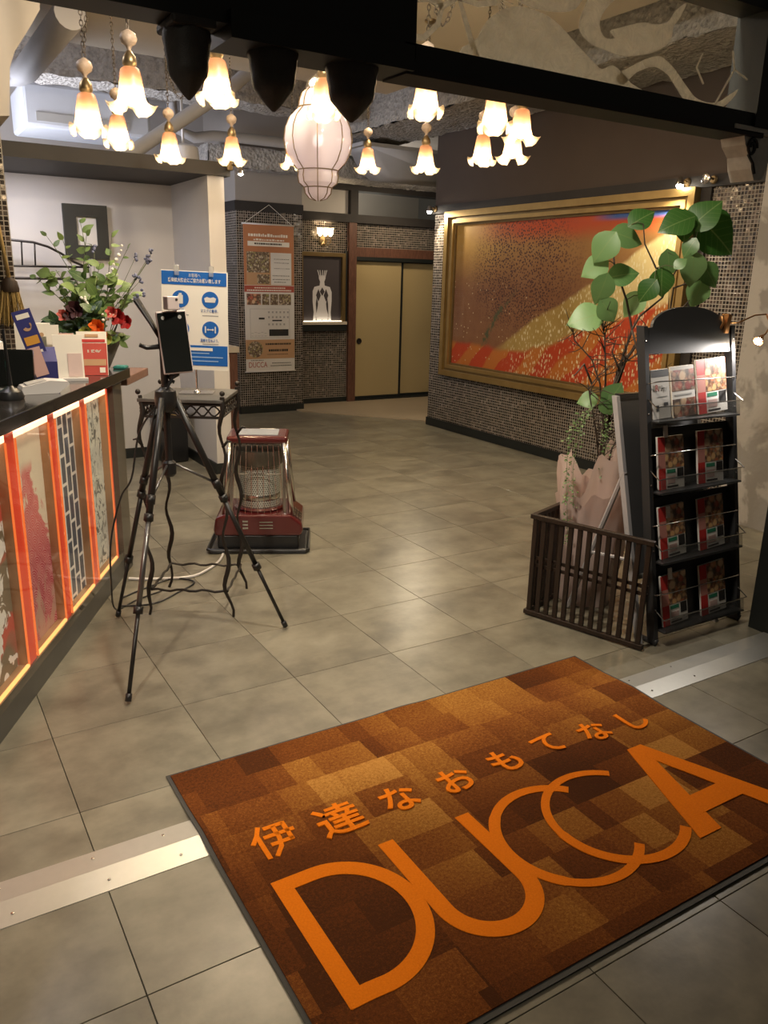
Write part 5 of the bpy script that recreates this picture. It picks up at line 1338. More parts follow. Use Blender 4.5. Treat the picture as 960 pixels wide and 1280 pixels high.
for a, b in (((-0.175, -0.175), (0.175, -0.175)), ((0.175, -0.175), (0.175, 0.175)), ((0.175, 0.175), (-0.175, 0.175)), ((-0.175, 0.175), (-0.175, -0.175))):
    ap = MB()
    A = Vector((a[0], a[1], 0)); B = Vector((b[0], b[1], 0))
    ap.tube([A+Vector((0, 0, 0.985)), B+Vector((0, 0, 0.985))], 0.006, 6)
    ap.tube([A+Vector((0, 0, 0.930)), B+Vector((0, 0, 0.930))], 0.006, 6)
    for s_ in (0, 1):
        ap.tube([A.lerp(B, k/24)+Vector((0, 0, 0.9575+0.022*sin(k/24*pi*7+s_*pi+0.4))) for k in range(25)], 0.004, 5)
    ap.build('openwork_apron', M_IRON, tb, True)
    MB().tube([A.lerp(B, k/12)+Vector((0, 0, 0.125+0.005*sin(k*1.7))) for k in range(13)], 0.006, 6).build('stretcher', M_IRON, tb, True)

# ------------------------------------------------------------------ blue notice on its stand
ns = thing('notice_stand', 'blue and white hygiene notice on a thin steel table stand', 'sign', (1.16, 3.525, 1.0085), HD+radians(6))
MB().prism([(-0.075, -0.055), (0.075, -0.055), (0.075, 0.055), (-0.075, 0.055)], 0, 0.004).build('base_plate', M_STEEL, ns)
MB().lathe([(0.016, 0.004), (0.012, 0.012), (0.004, 0.016), (0.0035, 0.50)], 12).build('pole', M_STEEL, ns, True)
TL = Matrix.Translation((0, 0, 0.105)) @ Matrix.Rotation(radians(1.5), 4, 'Y')
SW, SH = 0.285, 0.425
MB().box(-SW/2, SW/2, -0.010, -0.006, 0, SH, TL).build('board', M_PAPER, ns)
MB().box(-SW/2+0.002, SW/2-0.006, -0.0116, -0.0101, SH-0.06, SH-0.004, TL).build('blue_header', M_BLUEP, ns)
MB().box(-SW/2+0.002, SW/2-0.002, -0.0116, -0.0101, 0.02, 0.108, TL).build('blue_footer', M_BLUEP, ns)
RX = (pi/2, radians(1.5), 0)
def ntext(b, sz, m, x, z, wd=None, bold=0.0):
    q = TL @ Vector((x, -0.0122, z)); return text('lettering', b, sz, m, ns, q, RX, 0.0006, bold, width=wd)
ntext('お客様へ', 0.017, M_WHITEP, 0.0, SH-0.020, 0.05)
ntext('感染拡大防止にご協力お願い致します', 0.019, M_WHITEP, 0.0, SH-0.042, 0.225, 0.0004)
for cx_, cz_ in ((-0.062, 0.305), (0.066, 0.305), (-0.062, 0.178), (0.066, 0.178)):
    dm = TL @ Matrix.Translation((cx_, -0.0101, cz_)) @ Matrix.Rotation(pi/2, 4, 'X')
    MB().lathe([(0.036, 0), (0.036, 0.0014)], 32, M=dm).build('icon_disc', M_BLUEP, ns)
def icon(polys):
    mb = MB()
    for p in polys:
        mb.prism(p, -0.0130, -0.0116, 'y', TL)
    return mb.build('icon_mark', M_WHITEP, ns)
icon([[(-0.073, 0.285), (-0.051, 0.285), (-0.051, 0.322), (-0.056, 0.322), (-0.056, 0.330), (-0.068, 0.330), (-0.068, 0.322), (-0.073, 0.322)]])
icon([[(0.045, 0.295), (0.087, 0.295), (0.092, 0.312), (0.08, 0.318), (0.066, 0.314), (0.052, 0.318), (0.040, 0.312)]])
icon([[(-0.072, 0.158), (-0.052, 0.158), (-0.050, 0.180), (-0.057, 0.188), (-0.057, 0.198), (-0.067, 0.198), (-0.067, 0.188), (-0.074, 0.180)]])
icon([[(0.042, 0.164), (0.047, 0.164), (0.047, 0.192), (0.042, 0.192)]]); icon([[(0.085, 0.164), (0.090, 0.164), (0.090, 0.192), (0.085, 0.192)]])
icon([[(0.050, 0.178), (0.057, 0.184), (0.057, 0.180), (0.075, 0.180), (0.075, 0.184), (0.082, 0.178), (0.075, 0.172), (0.075, 0.176), (0.057, 0.176), (0.057, 0.172)]])
ntext('検温は、', 0.016, M_BLUEP, -0.062, 0.258, 0.05); ntext('マスクの着用、', 0.016, M_BLUEP, 0.066, 0.258, 0.075); ntext('距離を取るよう、', 0.016, M_BLUEP, 0.066, 0.130, 0.08); ntext('消毒、', 0.016, M_BLUEP, -0.062, 0.130, 0.045)
MB().box(-0.055, 0.075, -0.0130, -0.0116, 0.085, 0.098, TL).build('footer_pill', M_PAPER, ns)
for zz, x0, x1 in ((0.072, -0.09, 0.06), (0.055, -0.12, 0.12), (0.038, -0.12, 0.10)):
    MB().box(x0, x1, -0.0126, -0.0116, zz, zz+0.004, TL).build('footer_line', plain('pale_blue_print', (0.35, 0.5, 0.72), 0.6), ns)
for cz_ in (0.236, 0.108+0.005):
    for cx_ in (-0.062, 0.066):
        MB().box(cx_-0.035, cx_+0.035, -0.0108, -0.0101, cz_, cz_+0.004, TL).build('fine_print', M_GREYP, ns)
for x in (-0.075, 0.072):
    MB().cbox(x-0.010, x+0.010, -0.022, 0.002, SH-0.022, SH+0.022, 0.003, TL).build('clip', pane('clear_clip', (0.9, 0.9, 0.88), 0.1, 0.35, (0.7, 0.7, 0.68)), ns)

# ------------------------------------------------------------------ tripod with face terminal
TX, TY = 0.89, 3.09
tr = thing('tripod', 'black camera tripod standing before the counter', 'tripod', (TX, TY, 0))
FEET = [(0.58, 2.70), (1.36, 3.03), (0.735, 3.50)]
M_TRIP = plain('tripod_black', (0.015, 0.014, 0.013), 0.38, 0.2, var=0.2); M_TRIPG = plain('tripod_grey_tube', (0.16, 0.155, 0.15), 0.32, 0.8)
for k, (x, y) in enumerate(FEET):
    B = Vector((x-TX, y-TY, 0.012)); d = Vector((B.x, B.y, 0)).normalized(); A = d*0.035+Vector((0, 0, 1.06))
    at_ = lambda u: A.lerp(B, u)
    lg = MB().tube([at_(0), at_(0.42)], 0.0135, 10).build('leg', M_TRIP, tr, True)
    MB().tube([at_(0.40), at_(0.72)], 0.0105, 10).build('leg_tube', M_TRIPG if k == 0 else M_TRIP, lg, True)
    MB().tube([at_(0.70), at_(0.985)], 0.0080, 10).build('leg_tube', M_TRIP, lg, True)
    for u in (0.405, 0.71):
        MB().tube([at_(u-0.012), at_(u+0.012)], 0.0185, 8).build('leg_clamp', M_TRIP, lg, True)
    MB().tube([at_(0.975), at_(1.0)], 0.012, 10).build('rubber_foot', M_BLACKPL, lg, True)
    MB().tube([Vector((0, 0, 0.795))+d*0.02, at_(0.345)], 0.0055, 6).build('spreader', M_TRIPG, tr, True)
    MB().tube([at_(0.33), at_(0.36)], 0.018, 8).build('spreader_joint', M_TRIP, lg, True)
MB().lathe([(0.028, 1.005), (0.040, 1.02), (0.044, 1.05), (0.040, 1.085), (0.024, 1.095), (0.020, 1.10)], 18).build('hub', M_TRIP, tr, True)
MB().lathe([(0.018, 0.745), (0.027, 0.755), (0.027, 0.80), (0.016, 0.81), (0.0145, 0.82), (0.0145, 1.24), (0.018, 1.25), (0.018, 1.285)], 16).build('centre_column', M_TRIP, tr, True)
MB().tube([Vector((-0.012, 0, 1.255)), Vector((-0.06, 0.01, 1.25)), Vector((-0.085, 0.01, 1.262))], [0.010, 0.008, 0.009], 8).build('lock_knob', M_BLACKPL, tr, True)
MB().tube([Vector((0, 0, 1.10)), Vector((0.02, -0.02, 1.125)), Vector((0.03, -0.02, 1.12))], 0.008, 8).build('crank', M_BLACKPL, tr, True)
MB().tube([(0, 0, 1.27), (-0.03, 0.03, 1.34), (-0.075, 0.06, 1.425)], [0.012, 0.015, 0.019], 10, flat=0.6).build('pan_handle', M_BLACKPL, tr, True)
tm = thing('face_terminal', 'upright black screen terminal with pinkish white shell on the tripod', 'terminal', (0.93, 3.045, 1.155), radians(-11))
TT = Matrix.Rotation(radians(-4.5), 4, 'Y') @ Matrix.Rotation(radians(-6), 4, 'X')
MB().cbox(-0.052, 0.060, 0.0, 0.028, 0, 0.235, 0.004, TT).build('shell', M_PINKPL, tm)
MB().box(-0.047, 0.056, -0.0035, 0.0005, 0.006, 0.229, TT).build('screen', M_SCREEN, tm)
for x in (-0.028, 0.034):
    MB().lathe([(0.007, 0), (0.007, 0.001)], 14, M=TT @ Matrix.Translation((x, -0.0032, 0.21)) @ Matrix.Rotation(pi/2, 4, 'X')).build('camera_lens', M_GREYP, tm)
MB().tube([TT @ Vector((0, 0.014, 0.002)), Vector((-0.03, 0.035, -0.02))], 0.012, 8).build('bracket', M_TRIP, tm, True)
tg = thing('sensor_module', 'small pinkish white sensor box on top of the terminal', 'sensor', (0.925, 3.055, 1.392), radians(8))
MB().cbox(-0.026, 0.022, -0.012, 0.030, 0, 0.050, 0.004).build('box', M_PINKPL, tg)
MB().lathe([(0.005, 0), (0.005, 0.0015)], 12, M=Matrix.Translation((0.010, -0.012, 0.038)) @ Matrix.Rotation(pi/2, 4, 'X')).build('sensor_eye', M_BLACKP, tg)

# ------------------------------------------------------------------ cables
def cable(pts, r, label, mat, nm='cable', n=6):
    P = [Vector(p) for p in pts]; Q = []
    for i in range(len(P)-1):
        p0 = P[max(i-1, 0)]; p1 = P[i]; p2 = P[i+1]; p3 = P[min(i+2, len(P)-1)]
        for k in range(8):
            t = k/8
            Q.append(0.5*((2*p1)+(-p0+p2)*t+(2*p0-5*p1+4*p2-p3)*t*t+(-p0+3*p1-3*p2+p3)*t**3))
    Q.append(P[-1])
    return tag(MB().tube(Q, r, n).build(nm, mat, None, True), label, 'cable')
cable([(0.93, 3.06, 1.17), (0.87, 3.07, 1.06), (0.80, 3.16, 0.92), (0.77, 3.22, 0.72), (0.74, 3.30, 0.62), (0.70, 3.36, 0.42), (0.70, 3.42, 0.2), (0.74, 3.56, 0.02), (0.86, 3.66, 0.006), (1.00, 3.72, 0.006)], 0.004, 'black cable running down the tripod leg', M_BLACKPL)
cable([(0.78, 3.62, 0.006), (0.92, 3.58, 0.006), (1.06, 3.66, 0.006), (1.18, 3.76, 0.006), (1.10, 3.86, 0.006), (0.95, 3.80, 0.006), (0.80, 3.72, 0.006)], 0.0045, 'black cable coiled on the floor under the iron table', M_BLACKPL, 'cable.001')
cable([(1.46, 4.10, 0.008), (1.40, 4.00, 0.008), (1.30, 3.90, 0.008), (1.18, 3.84, 0.008), (1.00, 3.90, 0.008), (0.90, 3.96, 0.008)], 0.007, 'pale grey cable running from the heater across the floor', M_WHITEPL, 'cable.002')

# ------------------------------------------------------------------ kerosene heater
ht = thing('kerosene_heater', 'maroon kerosene heater with chrome guard and glass chimney', 'heater', (1.74, 4.22, 0), radians(-27))
MB().cbox(-0.275, 0.275, -0.215, 0.215, 0.0, 0.018, 0.008).build('drip_tray', M_BLACKPL, ht)
MB().tube([(-0.27, -0.21, 0.02), (0.27, -0.21, 0.02), (0.285, -0.19, 0.02), (0.285, 0.20, 0.02), (-0.285, 0.20, 0.02), (-0.285, -0.19, 0.02)], 0.010, 8, True).build('tray_rim', M_BLACKPL, ht, True)
MB().cbox(-0.232, 0.232, -0.175, 0.175, 0.018, 0.105, 0.012).build('tank', M_BLACKPL, ht)
hbp = MB().prism([(-0.245, 0.10), (0.245, 0.10), (0.255, 0.135), (0.250, 0.175), (0.185, 0.225), (-0.185, 0.225), (-0.238, 0.205), (-0.25, 0.135)], -0.190, 0.190, 'y').build('base', M_MAROON, ht)
bv = hbp.modifiers.new('soft', 'BEVEL'); bv.width = 0.014; bv.segments = 3
for k in range(3):
    MB().box(0.01, 0.085, -0.1925, -0.1895, 0.145+0.018*k, 0.150+0.018*k).build('vent_slot', M_STEEL, ht)
for k in range(3):
    MB().box(-0.085, -0.055, -0.1925, -0.1895, 0.143+0.02*k, 0.153+0.02*k).build('badge', M_STEEL, ht)
for i in range(3):
    for j in range(3):
        MB().box(-0.014, 0.014, -0.02, 0.02, 0, 0.008, Matrix.Translation((0.203+0.016*i, -0.13+0.055*j, 0.2135-0.0125*i)) @ Matrix.Rotation(radians(37), 4, 'Y') @ Matrix.Scale(0.5, 4, (1, 0, 0))).build('control_key', M_STEEL, ht)
MB().lathe([(0.142, 0.225), (0.147, 0.235), (0.136, 0.245)], 28).build('burner_ring', M_MAROON, ht, True)
def mat_mesh():
    t = NT('perforated_burner')
    P = t.coord('Object'); x, y, z = t.sep(P)
    a = t.math('MULTIPLY', t.math('ARCTAN2', y, x), 27/pi); b = t.math('DIVIDE', z, 0.012)
    fa_ = t.math('SUBTRACT', t.math('FRACT', t.math('ADD', a, t.math('MULTIPLY', t.math('FLOOR', b), 0.5))), 0.5); fb_ = t.math('SUBTRACT', t.math('FRACT', b), 0.5)
    d = t.math('SQRT', t.math('ADD', t.math('MULTIPLY', fa_, fa_), t.math('MULTIPLY', fb_, fb_)))
    hole = t.math('SUBTRACT', 1.0, t.ss(d, 0.26, 0.32))
    return t.done(t.bsdf(t.mix(hole, (0.50, 0.48, 0.42), (0.03, 0.028, 0.025)), 0.5, 0.1))
MB().lathe([(0.116, 0.24), (0.116, 0.49)], 40).build('burner_mesh', mat_mesh(), ht, True)
MB().lathe([(0.118, 0.285), (0.119, 0.287), (0.119, 0.315), (0.118, 0.317)], 32, cap=False).build('burner_band', M_STEEL, ht, True)
MB().lathe([(0.134, 0.24), (0.137, 0.30), (0.135, 0.38), (0.134, 0.485)], 32, cap=False).build('glass_chimney', M_PANE, ht, True)
MB().lathe([(0.09, 0.485), (0.135, 0.49), (0.145, 0.53), (0.14, 0.575), (0.09, 0.58)], 28).build('heat_shield', plain('tarnished_steel', (0.16, 0.145, 0.12), 0.4, 0.85, var=0.3), ht, True)
for x in (-0.19, 0.19):
    for y in (-0.15, 0.15):
        s_ = 0.79
        MB().tube([(x, y, 0.215), (x*s_, y*s_, 0.63)], 0.016, 10).build('guard_post', M_STEEL, ht, True)
for x in (-0.15, 0.15):
    MB().prism([(-0.148, 0.22), (-0.125, 0.22), (-0.10, 0.62), (-0.118, 0.62)], x-0.008 if x > 0 else x-0.008, x+0.008, 'x').build('side_plate', M_STEEL, ht)
for k in range(9):
    x = -0.145+0.29*k/8
    MB().tube([(x, -0.155, 0.225), (x*0.82, -0.122, 0.615), (x*0.82, -0.10, 0.62)], 0.0017, 5).build('guard_wire', M_STEEL, ht)
for z in (0.45, 0.615):
    u = (z-0.225)/0.39
    MB().tube([(-0.150*(1-0.18*u), -0.156+0.034*u, z), (0.150*(1-0.18*u), -0.156+0.034*u, z)], 0.003, 6).build('guard_bar', M_STEEL, ht)
tp = MB().cbox(-0.170, 0.170, -0.135, 0.135, 0.622, 0.665, 0.014).build('top_plate', M_MAROON, ht)
MB().box(-0.105, 0.115, -0.095, 0.095, 0.6652, 0.669).build('grey_panel', plain('grey_heat_plate', (0.30, 0.32, 0.35), 0.5, 0.3), tp)
MB().box(0.0, 0.09, 0.10, 0.118, 0.6652, 0.6665).build('paper_label', M_PAPER, tp)

# ------------------------------------------------------------------ pamphlet rack
RKX, RKY, RKW, RKS = 2.70, 2.09, 0.60, 0.19       # foot, width, lean
rk = thing('pamphlet_rack', 'charcoal metal pamphlet rack with an arched head', 'rack', (RKX, RKY, 0))
SHR = Matrix(((1, 0, 0, 0), (0, 1, RKS, 0), (0, 0, 1, 0), (0, 0, 0, 1)))      # the rack leans back
def rbox(x0, x1, y0, y1, z0, z1):
    return MB().box(x0, x1, y0, y1, z0, z1, SHR)
for x in (0, RKW-0.024):
    pp = rbox(x, x+0.024, 0.0, 0.042, 0.015, 1.36).build('side_post', M_RACK, rk)
    MB().tube([SHR @ Vector((x+0.012, 0.0, 0.03)), SHR @ Vector((x+0.012, 0.005, 0.012)), SHR @ Vector((x+0.012, 0.12, 0.012))], 0.012, 8).build('foot_bend', M_RACK, pp, True)
    for z in (0.16, 0.42, 0.70, 1.0, 1.30):
        MB().lathe([(0.004, 0), (0.003, 0.002)], 8, M=SHR @ Matrix.Translation((x+0.012, -0.0005, z)) @ Matrix.Rotation(pi/2, 4, 'X')).build('rivet', M_STEEL, pp)
arch = [(0.022, 1.245), (RKW-0.022, 1.245), (RKW-0.022, 1.35)]+[(RKW/2+(RKW/2-0.06)*cos(a), 1.355+0.085*sin(a)) for a in [pi*k/20 for k in range(21)]]+[(0.022, 1.35)]
MB().prism(arch, 0.006, 0.02, 'y', SHR).build('arched_head', M_RACK, rk)
SHELF_Z = (0.965, 0.665, 0.365, 0.065)
M_ACR = pane('smoky_acrylic', (0.80, 0.80, 0.79), 0.08, 0.10, (0.35, 0.35, 0.34))
for z in SHELF_Z:
    sh = MB().box(0.024, RKW-0.024, -0.035, 0.040, z, z+0.006, SHR).build('shelf', M_RACK, rk)
    if z < 0.9:
        rbox(0.024, RKW-0.024, 0.036, 0.044, z, z+0.265).build('back_panel', M_RACK, sh)
    rbox(0.03, RKW-0.03, -0.040, -0.036, z, z+0.065).build('acrylic_lip', M_ACR, sh)
    pts = [SHR @ Vector(q) for q in ((0.012, 0.01, z+0.10), (0.012, -0.045, z+0.065), (0.03, -0.05, z+0.07), (RKW-0.03, -0.05, z+0.07), (RKW-0.012, -0.045, z+0.065), (RKW-0.012, 0.01, z+0.10))]
    MB().tube(pts, 0.0028, 6).build('wire_rail', M_STEEL, sh, True)
    pts = [SHR @ Vector(q) for q in ((0.012, 0.0, z+0.16), (0.05, -0.028, z+0.17), (RKW-0.05, -0.028, z+0.17), (RKW-0.012, 0.0, z+0.16))]
    MB().tube(pts, 0.0025, 6).build('wire_rail', M_STEEL, sh, True)
for z in (0.33, 0.60, 0.945):
    rbox(0.10, 0.125, -0.002, 0.002, z-0.05, z).build('price_tag', M_WHITEP, rk)
def pamphlet(x, z, label, kind, tilt=0.0, w=0.155, h=0.218, rz=0.0):
    p = thing('pamphlet', label, 'pamphlet', SHR @ Vector((RKX+x, RKY, z+0.0075)), 0, 'pamphlets in the charcoal rack')
    p.location = Vector((RKX+x, RKY+RKS*(z+0.0075), z+0.0075))
    K = SHR @ Matrix.Translation((0, 0.004, 0)) @ Matrix.Rotation(tilt, 4, 'Y')
    MB().box(0, w, 0, 0.010, 0, h, K).build('booklet', M_WHITEP, p)
    def q(a, b, c_, d_, m, nm, k=1):
        MB().box(w*a, w*b, -0.0010*k, -0.0002, h*c_, h*d_, K).build(nm, m, p)
    if kind == 'red':
        q(0.0, 0.27, 0.0, 0.40, M_REDP, 'red_band'); q(0.0, 0.27, 0.72, 1.0, M_REDP, 'red_band'); q(0.0, 0.27, 0.40, 0.72, plain('pink_print', (0.55, 0.24, 0.20), 0.5), 'pink_field')
        q(0.28, 1.0, 0.40, 0.70, M_FOOD2, 'dish_photo'); q(0.28, 1.0, 0.70, 1.0, M_FOOD1, 'dish_photo')
        q(0.32, 0.66, 0.30, 0.37, M_GREENP, 'green_field'); q(0.72, 0.97, 0.18, 0.38, M_BLACKP, 'dark_field')
        q(0.34, 0.64, 0.10, 0.24, plain('faint_red_print', (0.60, 0.42, 0.38), 0.6), 'price_field'); q(0.32, 0.75, 0.03, 0.06, M_BLACKP, 'footer_print')
    elif kind == 'food':
        q(0.0, 1.0, 0.52, 0.93, M_FOOD1, 'dish_photo'); q(0.0, 1.0, 0.0, 0.36, M_FOOD1, 'dish_photo'); q(0.12, 0.85, 0.42, 0.455, M_GREYP, 'title_print')
    else:
        q(0.0, 1.0, 0.86, 1.0, M_BLACKP, 'dark_field'); q(0.30, 0.85, 0.44, 0.455, M_GREYP, 'fine_print')
        q(0.18, 0.34, 0.16, 0.28, M_BLACKP, 'bird_mark'); q(0.62, 0.86, 0.26, 0.32, M_BLACKP, 'bird_mark')
        o = text('lettering', 'R', 0.036, M_BRICKRED, p, K @ Vector((w*0.28, -0.0014, h*0.63)), (pi/2-RKS, 0, 0), 0.0006, 0.0008)
        o = text('lettering', 'Pay', 0.030, M_GREYP, p, K @ Vector((w*0.66, -0.0014, h*0.62)), (pi/2-RKS, 0, 0), 0.0006)
    return p
pamphlet(0.045, SHELF_Z[0], 'white payment card in the top pocket of the charcoal rack', 'pay', -0.05, 0.112, 0.205)
pamphlet(0.172, SHELF_Z[0], 'food photo pamphlet in the middle of the top rack pocket', 'food', -0.05, 0.150, 0.215)
pamphlet(0.342, SHELF_Z[0]+0.004, 'brightly lit red pamphlet in the top rack pocket', 'red', -0.06, 0.20, 0.235)
for k, nm in ((1, 'second'), (2, 'third'), (3, 'bottom')):
    pamphlet(0.065, SHELF_Z[k], 'left red menu pamphlet in the %s rack pocket' % nm, 'red', -0.05 if k > 1 else 0.0, 0.165, 0.225)
    pamphlet(0.325, SHELF_Z[k], 'right red menu pamphlet in the %s rack pocket' % nm, 'red', -0.05 if k > 1 else 0.0, 0.175, 0.232)

# clip-on lamp at the rack's right shoulder
cl = thing('clip_lamp', 'copper clip lamp shining on the rack from its right shoulder', 'lamp', (RKX+RKW-0.045, RKY+RKS*1.36+0.012, 1.36))
M_COPPER = plain('copper_metal', (0.55, 0.27, 0.10), 0.3, 0.9)
MB().prism([(-0.028, -0.035), (-0.004, -0.035), (0.006, 0.045), (-0.018, 0.05)], -0.02, 0.014, 'y').build('clip', M_COPPER, cl)
MB().tube([(-0.045, -0.005, 0.04), (-0.03, -0.005, 0.01), (-0.05, -0.005, -0.015)], 0.008, 8).build('clip_arm', M_COPPER, cl, True)
MB().tube([(0.0, -0.005, 0.01), (0.06, -0.02, 0.012), (0.14, -0.04, 0.045), (0.21, -0.05, 0.05), (0.24, -0.06, 0.0), (0.19, -0.075, -0.035), (0.14, -0.09, -0.050)], 0.0035, 8).build('gooseneck', M_COPPER, cl, True)
hdM = place((0.145, -0.088, -0.048), (-0.75, -0.1, -0.55), (0, 0, 1), 1)
MB().lathe([(0.006, -0.01), (0.010, 0.0), (0.018, 0.022), (0.022, 0.034)], 16, M=hdM @ Matrix.Rotation(pi/2, 4, 'Y'), cap=False).build('head', M_COPPER, cl, True)
MB().ball(hdM @ Vector((0.026, 0, 0)), 0.013).build('bulb', M_SPOTBULB, cl, True)
_hl = Vector(cl.location)+hdM @ Vector((0.045, 0, 0))
lamp('SPOT', 'clip_lamp_light', _hl, 24.0, (1.0, 0.93, 0.86), 0.012, (RKX+0.40, RKY+0.17, 1.07), radians(95), 0.8)

# ------------------------------------------------------------------ aluminium sign board folded behind the rack
M_SILVER = plain('satin_silver', (0.52, 0.51, 0.53), 0.4, 0.35, var=0.05)
sb = thing('sign_board', 'grey folding sign board with aluminium edge behind the rack', 'sign board', (2.655, 2.135, 0))
S2 = Matrix(((1, 0, 0, 0), (0, 1, 0.265, 0), (0, 0, 1, 0), (0, 0, 0, 1)))
MB().box(0.012, 0.52, 0.004, 0.022, 0.30, 1.045, S2).build('panel', plain('grey_board', (0.055, 0.055, 0.057), 0.4, var=0.06), sb)
for x in (0, 0.52):
    MB().box(x, x+0.020, 0, 0.028, 0.0, 1.06, S2).build('frame_upright', M_SILVER, sb)
MB().box(0.020, 0.52, 0, 0.028, 1.045, 1.068, S2).build('frame_rail', M_BLACKPL, sb)
MB().box(0.020, 0.52, 0, 0.028, 0.28, 0.30, S2).build('frame_rail', M_ALU, sb)
for x in (0, 0.52):
    MB().tube([(x+0.01, 0.20, 0.74), (x+0.01, 0.46, 0.012)], 0.011, 6).build('rear_leg', M_SILVER, sb)
    MB().tube([(x+0.01, 0.11, 0.36), (x+0.01, 0.335, 0.33)], 0.008, 6).build('brace', M_SILVER, sb)

# ------------------------------------------------------------------ slatted wooden fence
FA = Vector((2.44, 2.64, 0)); FB = Vector((2.615, 2.10, 0))
fang = atan2(FB.y-FA.y, FB.x-FA.x)
fe = thing('slatted_fence', 'dark slatted wooden corner fence round the potted plant', 'fence', FA, fang)
FL = (FB-FA).length
MB().cbox(-0.012, FL+0.012, -0.012, 0.012, 0.478, 0.500, 0.003).build('top_rail', M_DARKWOOD, fe)
MB().cbox(-0.012, FL+0.012, -0.012, 0.012, 0.006, 0.028, 0.003).build('bottom_rail', M_DARKWOOD, fe)
slat = MB().cbox(-0.011, 0.011, -0.007, 0.007, 0.028, 0.478, 0.002).mesh('slat', M_DARKWOOD)
for k in range(13):
    inst(slat, 'slat', fe, Matrix.Translation((0.012+(FL-0.024)*k/12, 0, 0)))
for z in (0.245, 0.28):
    MB().box(0.0, FL, 0.010, 0.020, z, z+0.014).build('back_rail', M_DARKWOOD, fe)
# side leaf going back
SL = 0.46
sideM = Matrix.Rotation(radians(92), 4, 'Z')
sd_ = MB().cbox(0.012, SL, -0.012, 0.012, 0.478, 0.500, 0.003, sideM).build('top_rail', M_DARKWOOD, fe)
MB().cbox(0.012, SL, -0.012, 0.012, 0.006, 0.028, 0.003, sideM).build('bottom_rail', M_DARKWOOD, fe)
for k in range(11):
    inst(slat, 'slat', fe, sideM @ Matrix.Translation((0.03+(SL-0.05)*k/10, 0, 0)))

# ------------------------------------------------------------------ potted plant
PX, PY = 2.83, 2.655
pp_ = thing('potted_ficus', 'tall leafy ficus in a pink paper wrapped pot behind the fence', 'potted plant', (PX, PY, 0))
MB().lathe([(0.10, 0.0), (0.105, 0.01), (0.125, 0.24), (0.13, 0.25), (0.118, 0.25), (0.11, 0.22), (0.01, 0.21)], 24).build('pot', plain('terracotta_pot', (0.30, 0.19, 0.13), 0.8), pp_, True)
M_WRAP = sheer('pink_wrapping_paper', (0.70, 0.56, 0.51), 0.40, 0.30)
def wrap(hs=1.0, rs=1.0, seed=9):
    n = 64; rows = 16; vs = []; rw = random.Random(seed)
    ph = [rw.uniform(0, 6.28) for _ in range(6)]
    for j in range(rows+1):
        u = j/rows
        for k in range(n):
            a = 2*pi*k/n
            base = (0.128+0.055*u*u+0.02*sin(pi*u)-0.03*max(0, 0.3-abs(u-0.78)))*rs
            cr = (0.014*sin(5*a+ph[0]+2.5*u)+0.005*sin(11*a+ph[1]-4*u)+0.010*sin(3*a+ph[2]+6*u))*(0.35+u)
            rise = (0.60+0.07*sin(3*a+ph[3])+0.05*sin(5*a+ph[4])+0.02*sin(11*a+ph[5]))*hs
            vs.append(((base+cr)*cos(a), (base+cr)*sin(a), 0.004+u*rise))
    fs = [(j*n+k, j*n+(k+1) % n, (j+1)*n+(k+1) % n, (j+1)*n+k) for j in range(rows) for k in range(n)]
    return MB().add(vs, fs)
wr_ = wrap().build('wrapping_paper', M_WRAP, pp_, True)
wr2 = wrap(1.12, 0.86, 4).build('wrapping_paper', M_WRAP, pp_, True)
MB().lathe([(0.08, 0.0), (0.11, 0.03), (0.07, 0.06)], 16, (-0.02, -0.03, 0.235)).build('soil', plain('dark_soil', (0.04, 0.03, 0.02), 0.95, bump=0.4), pp_, True)
M_BARK = plain('thin_bark', (0.060, 0.042, 0.030), 0.75, var=0.35, vscale=50)
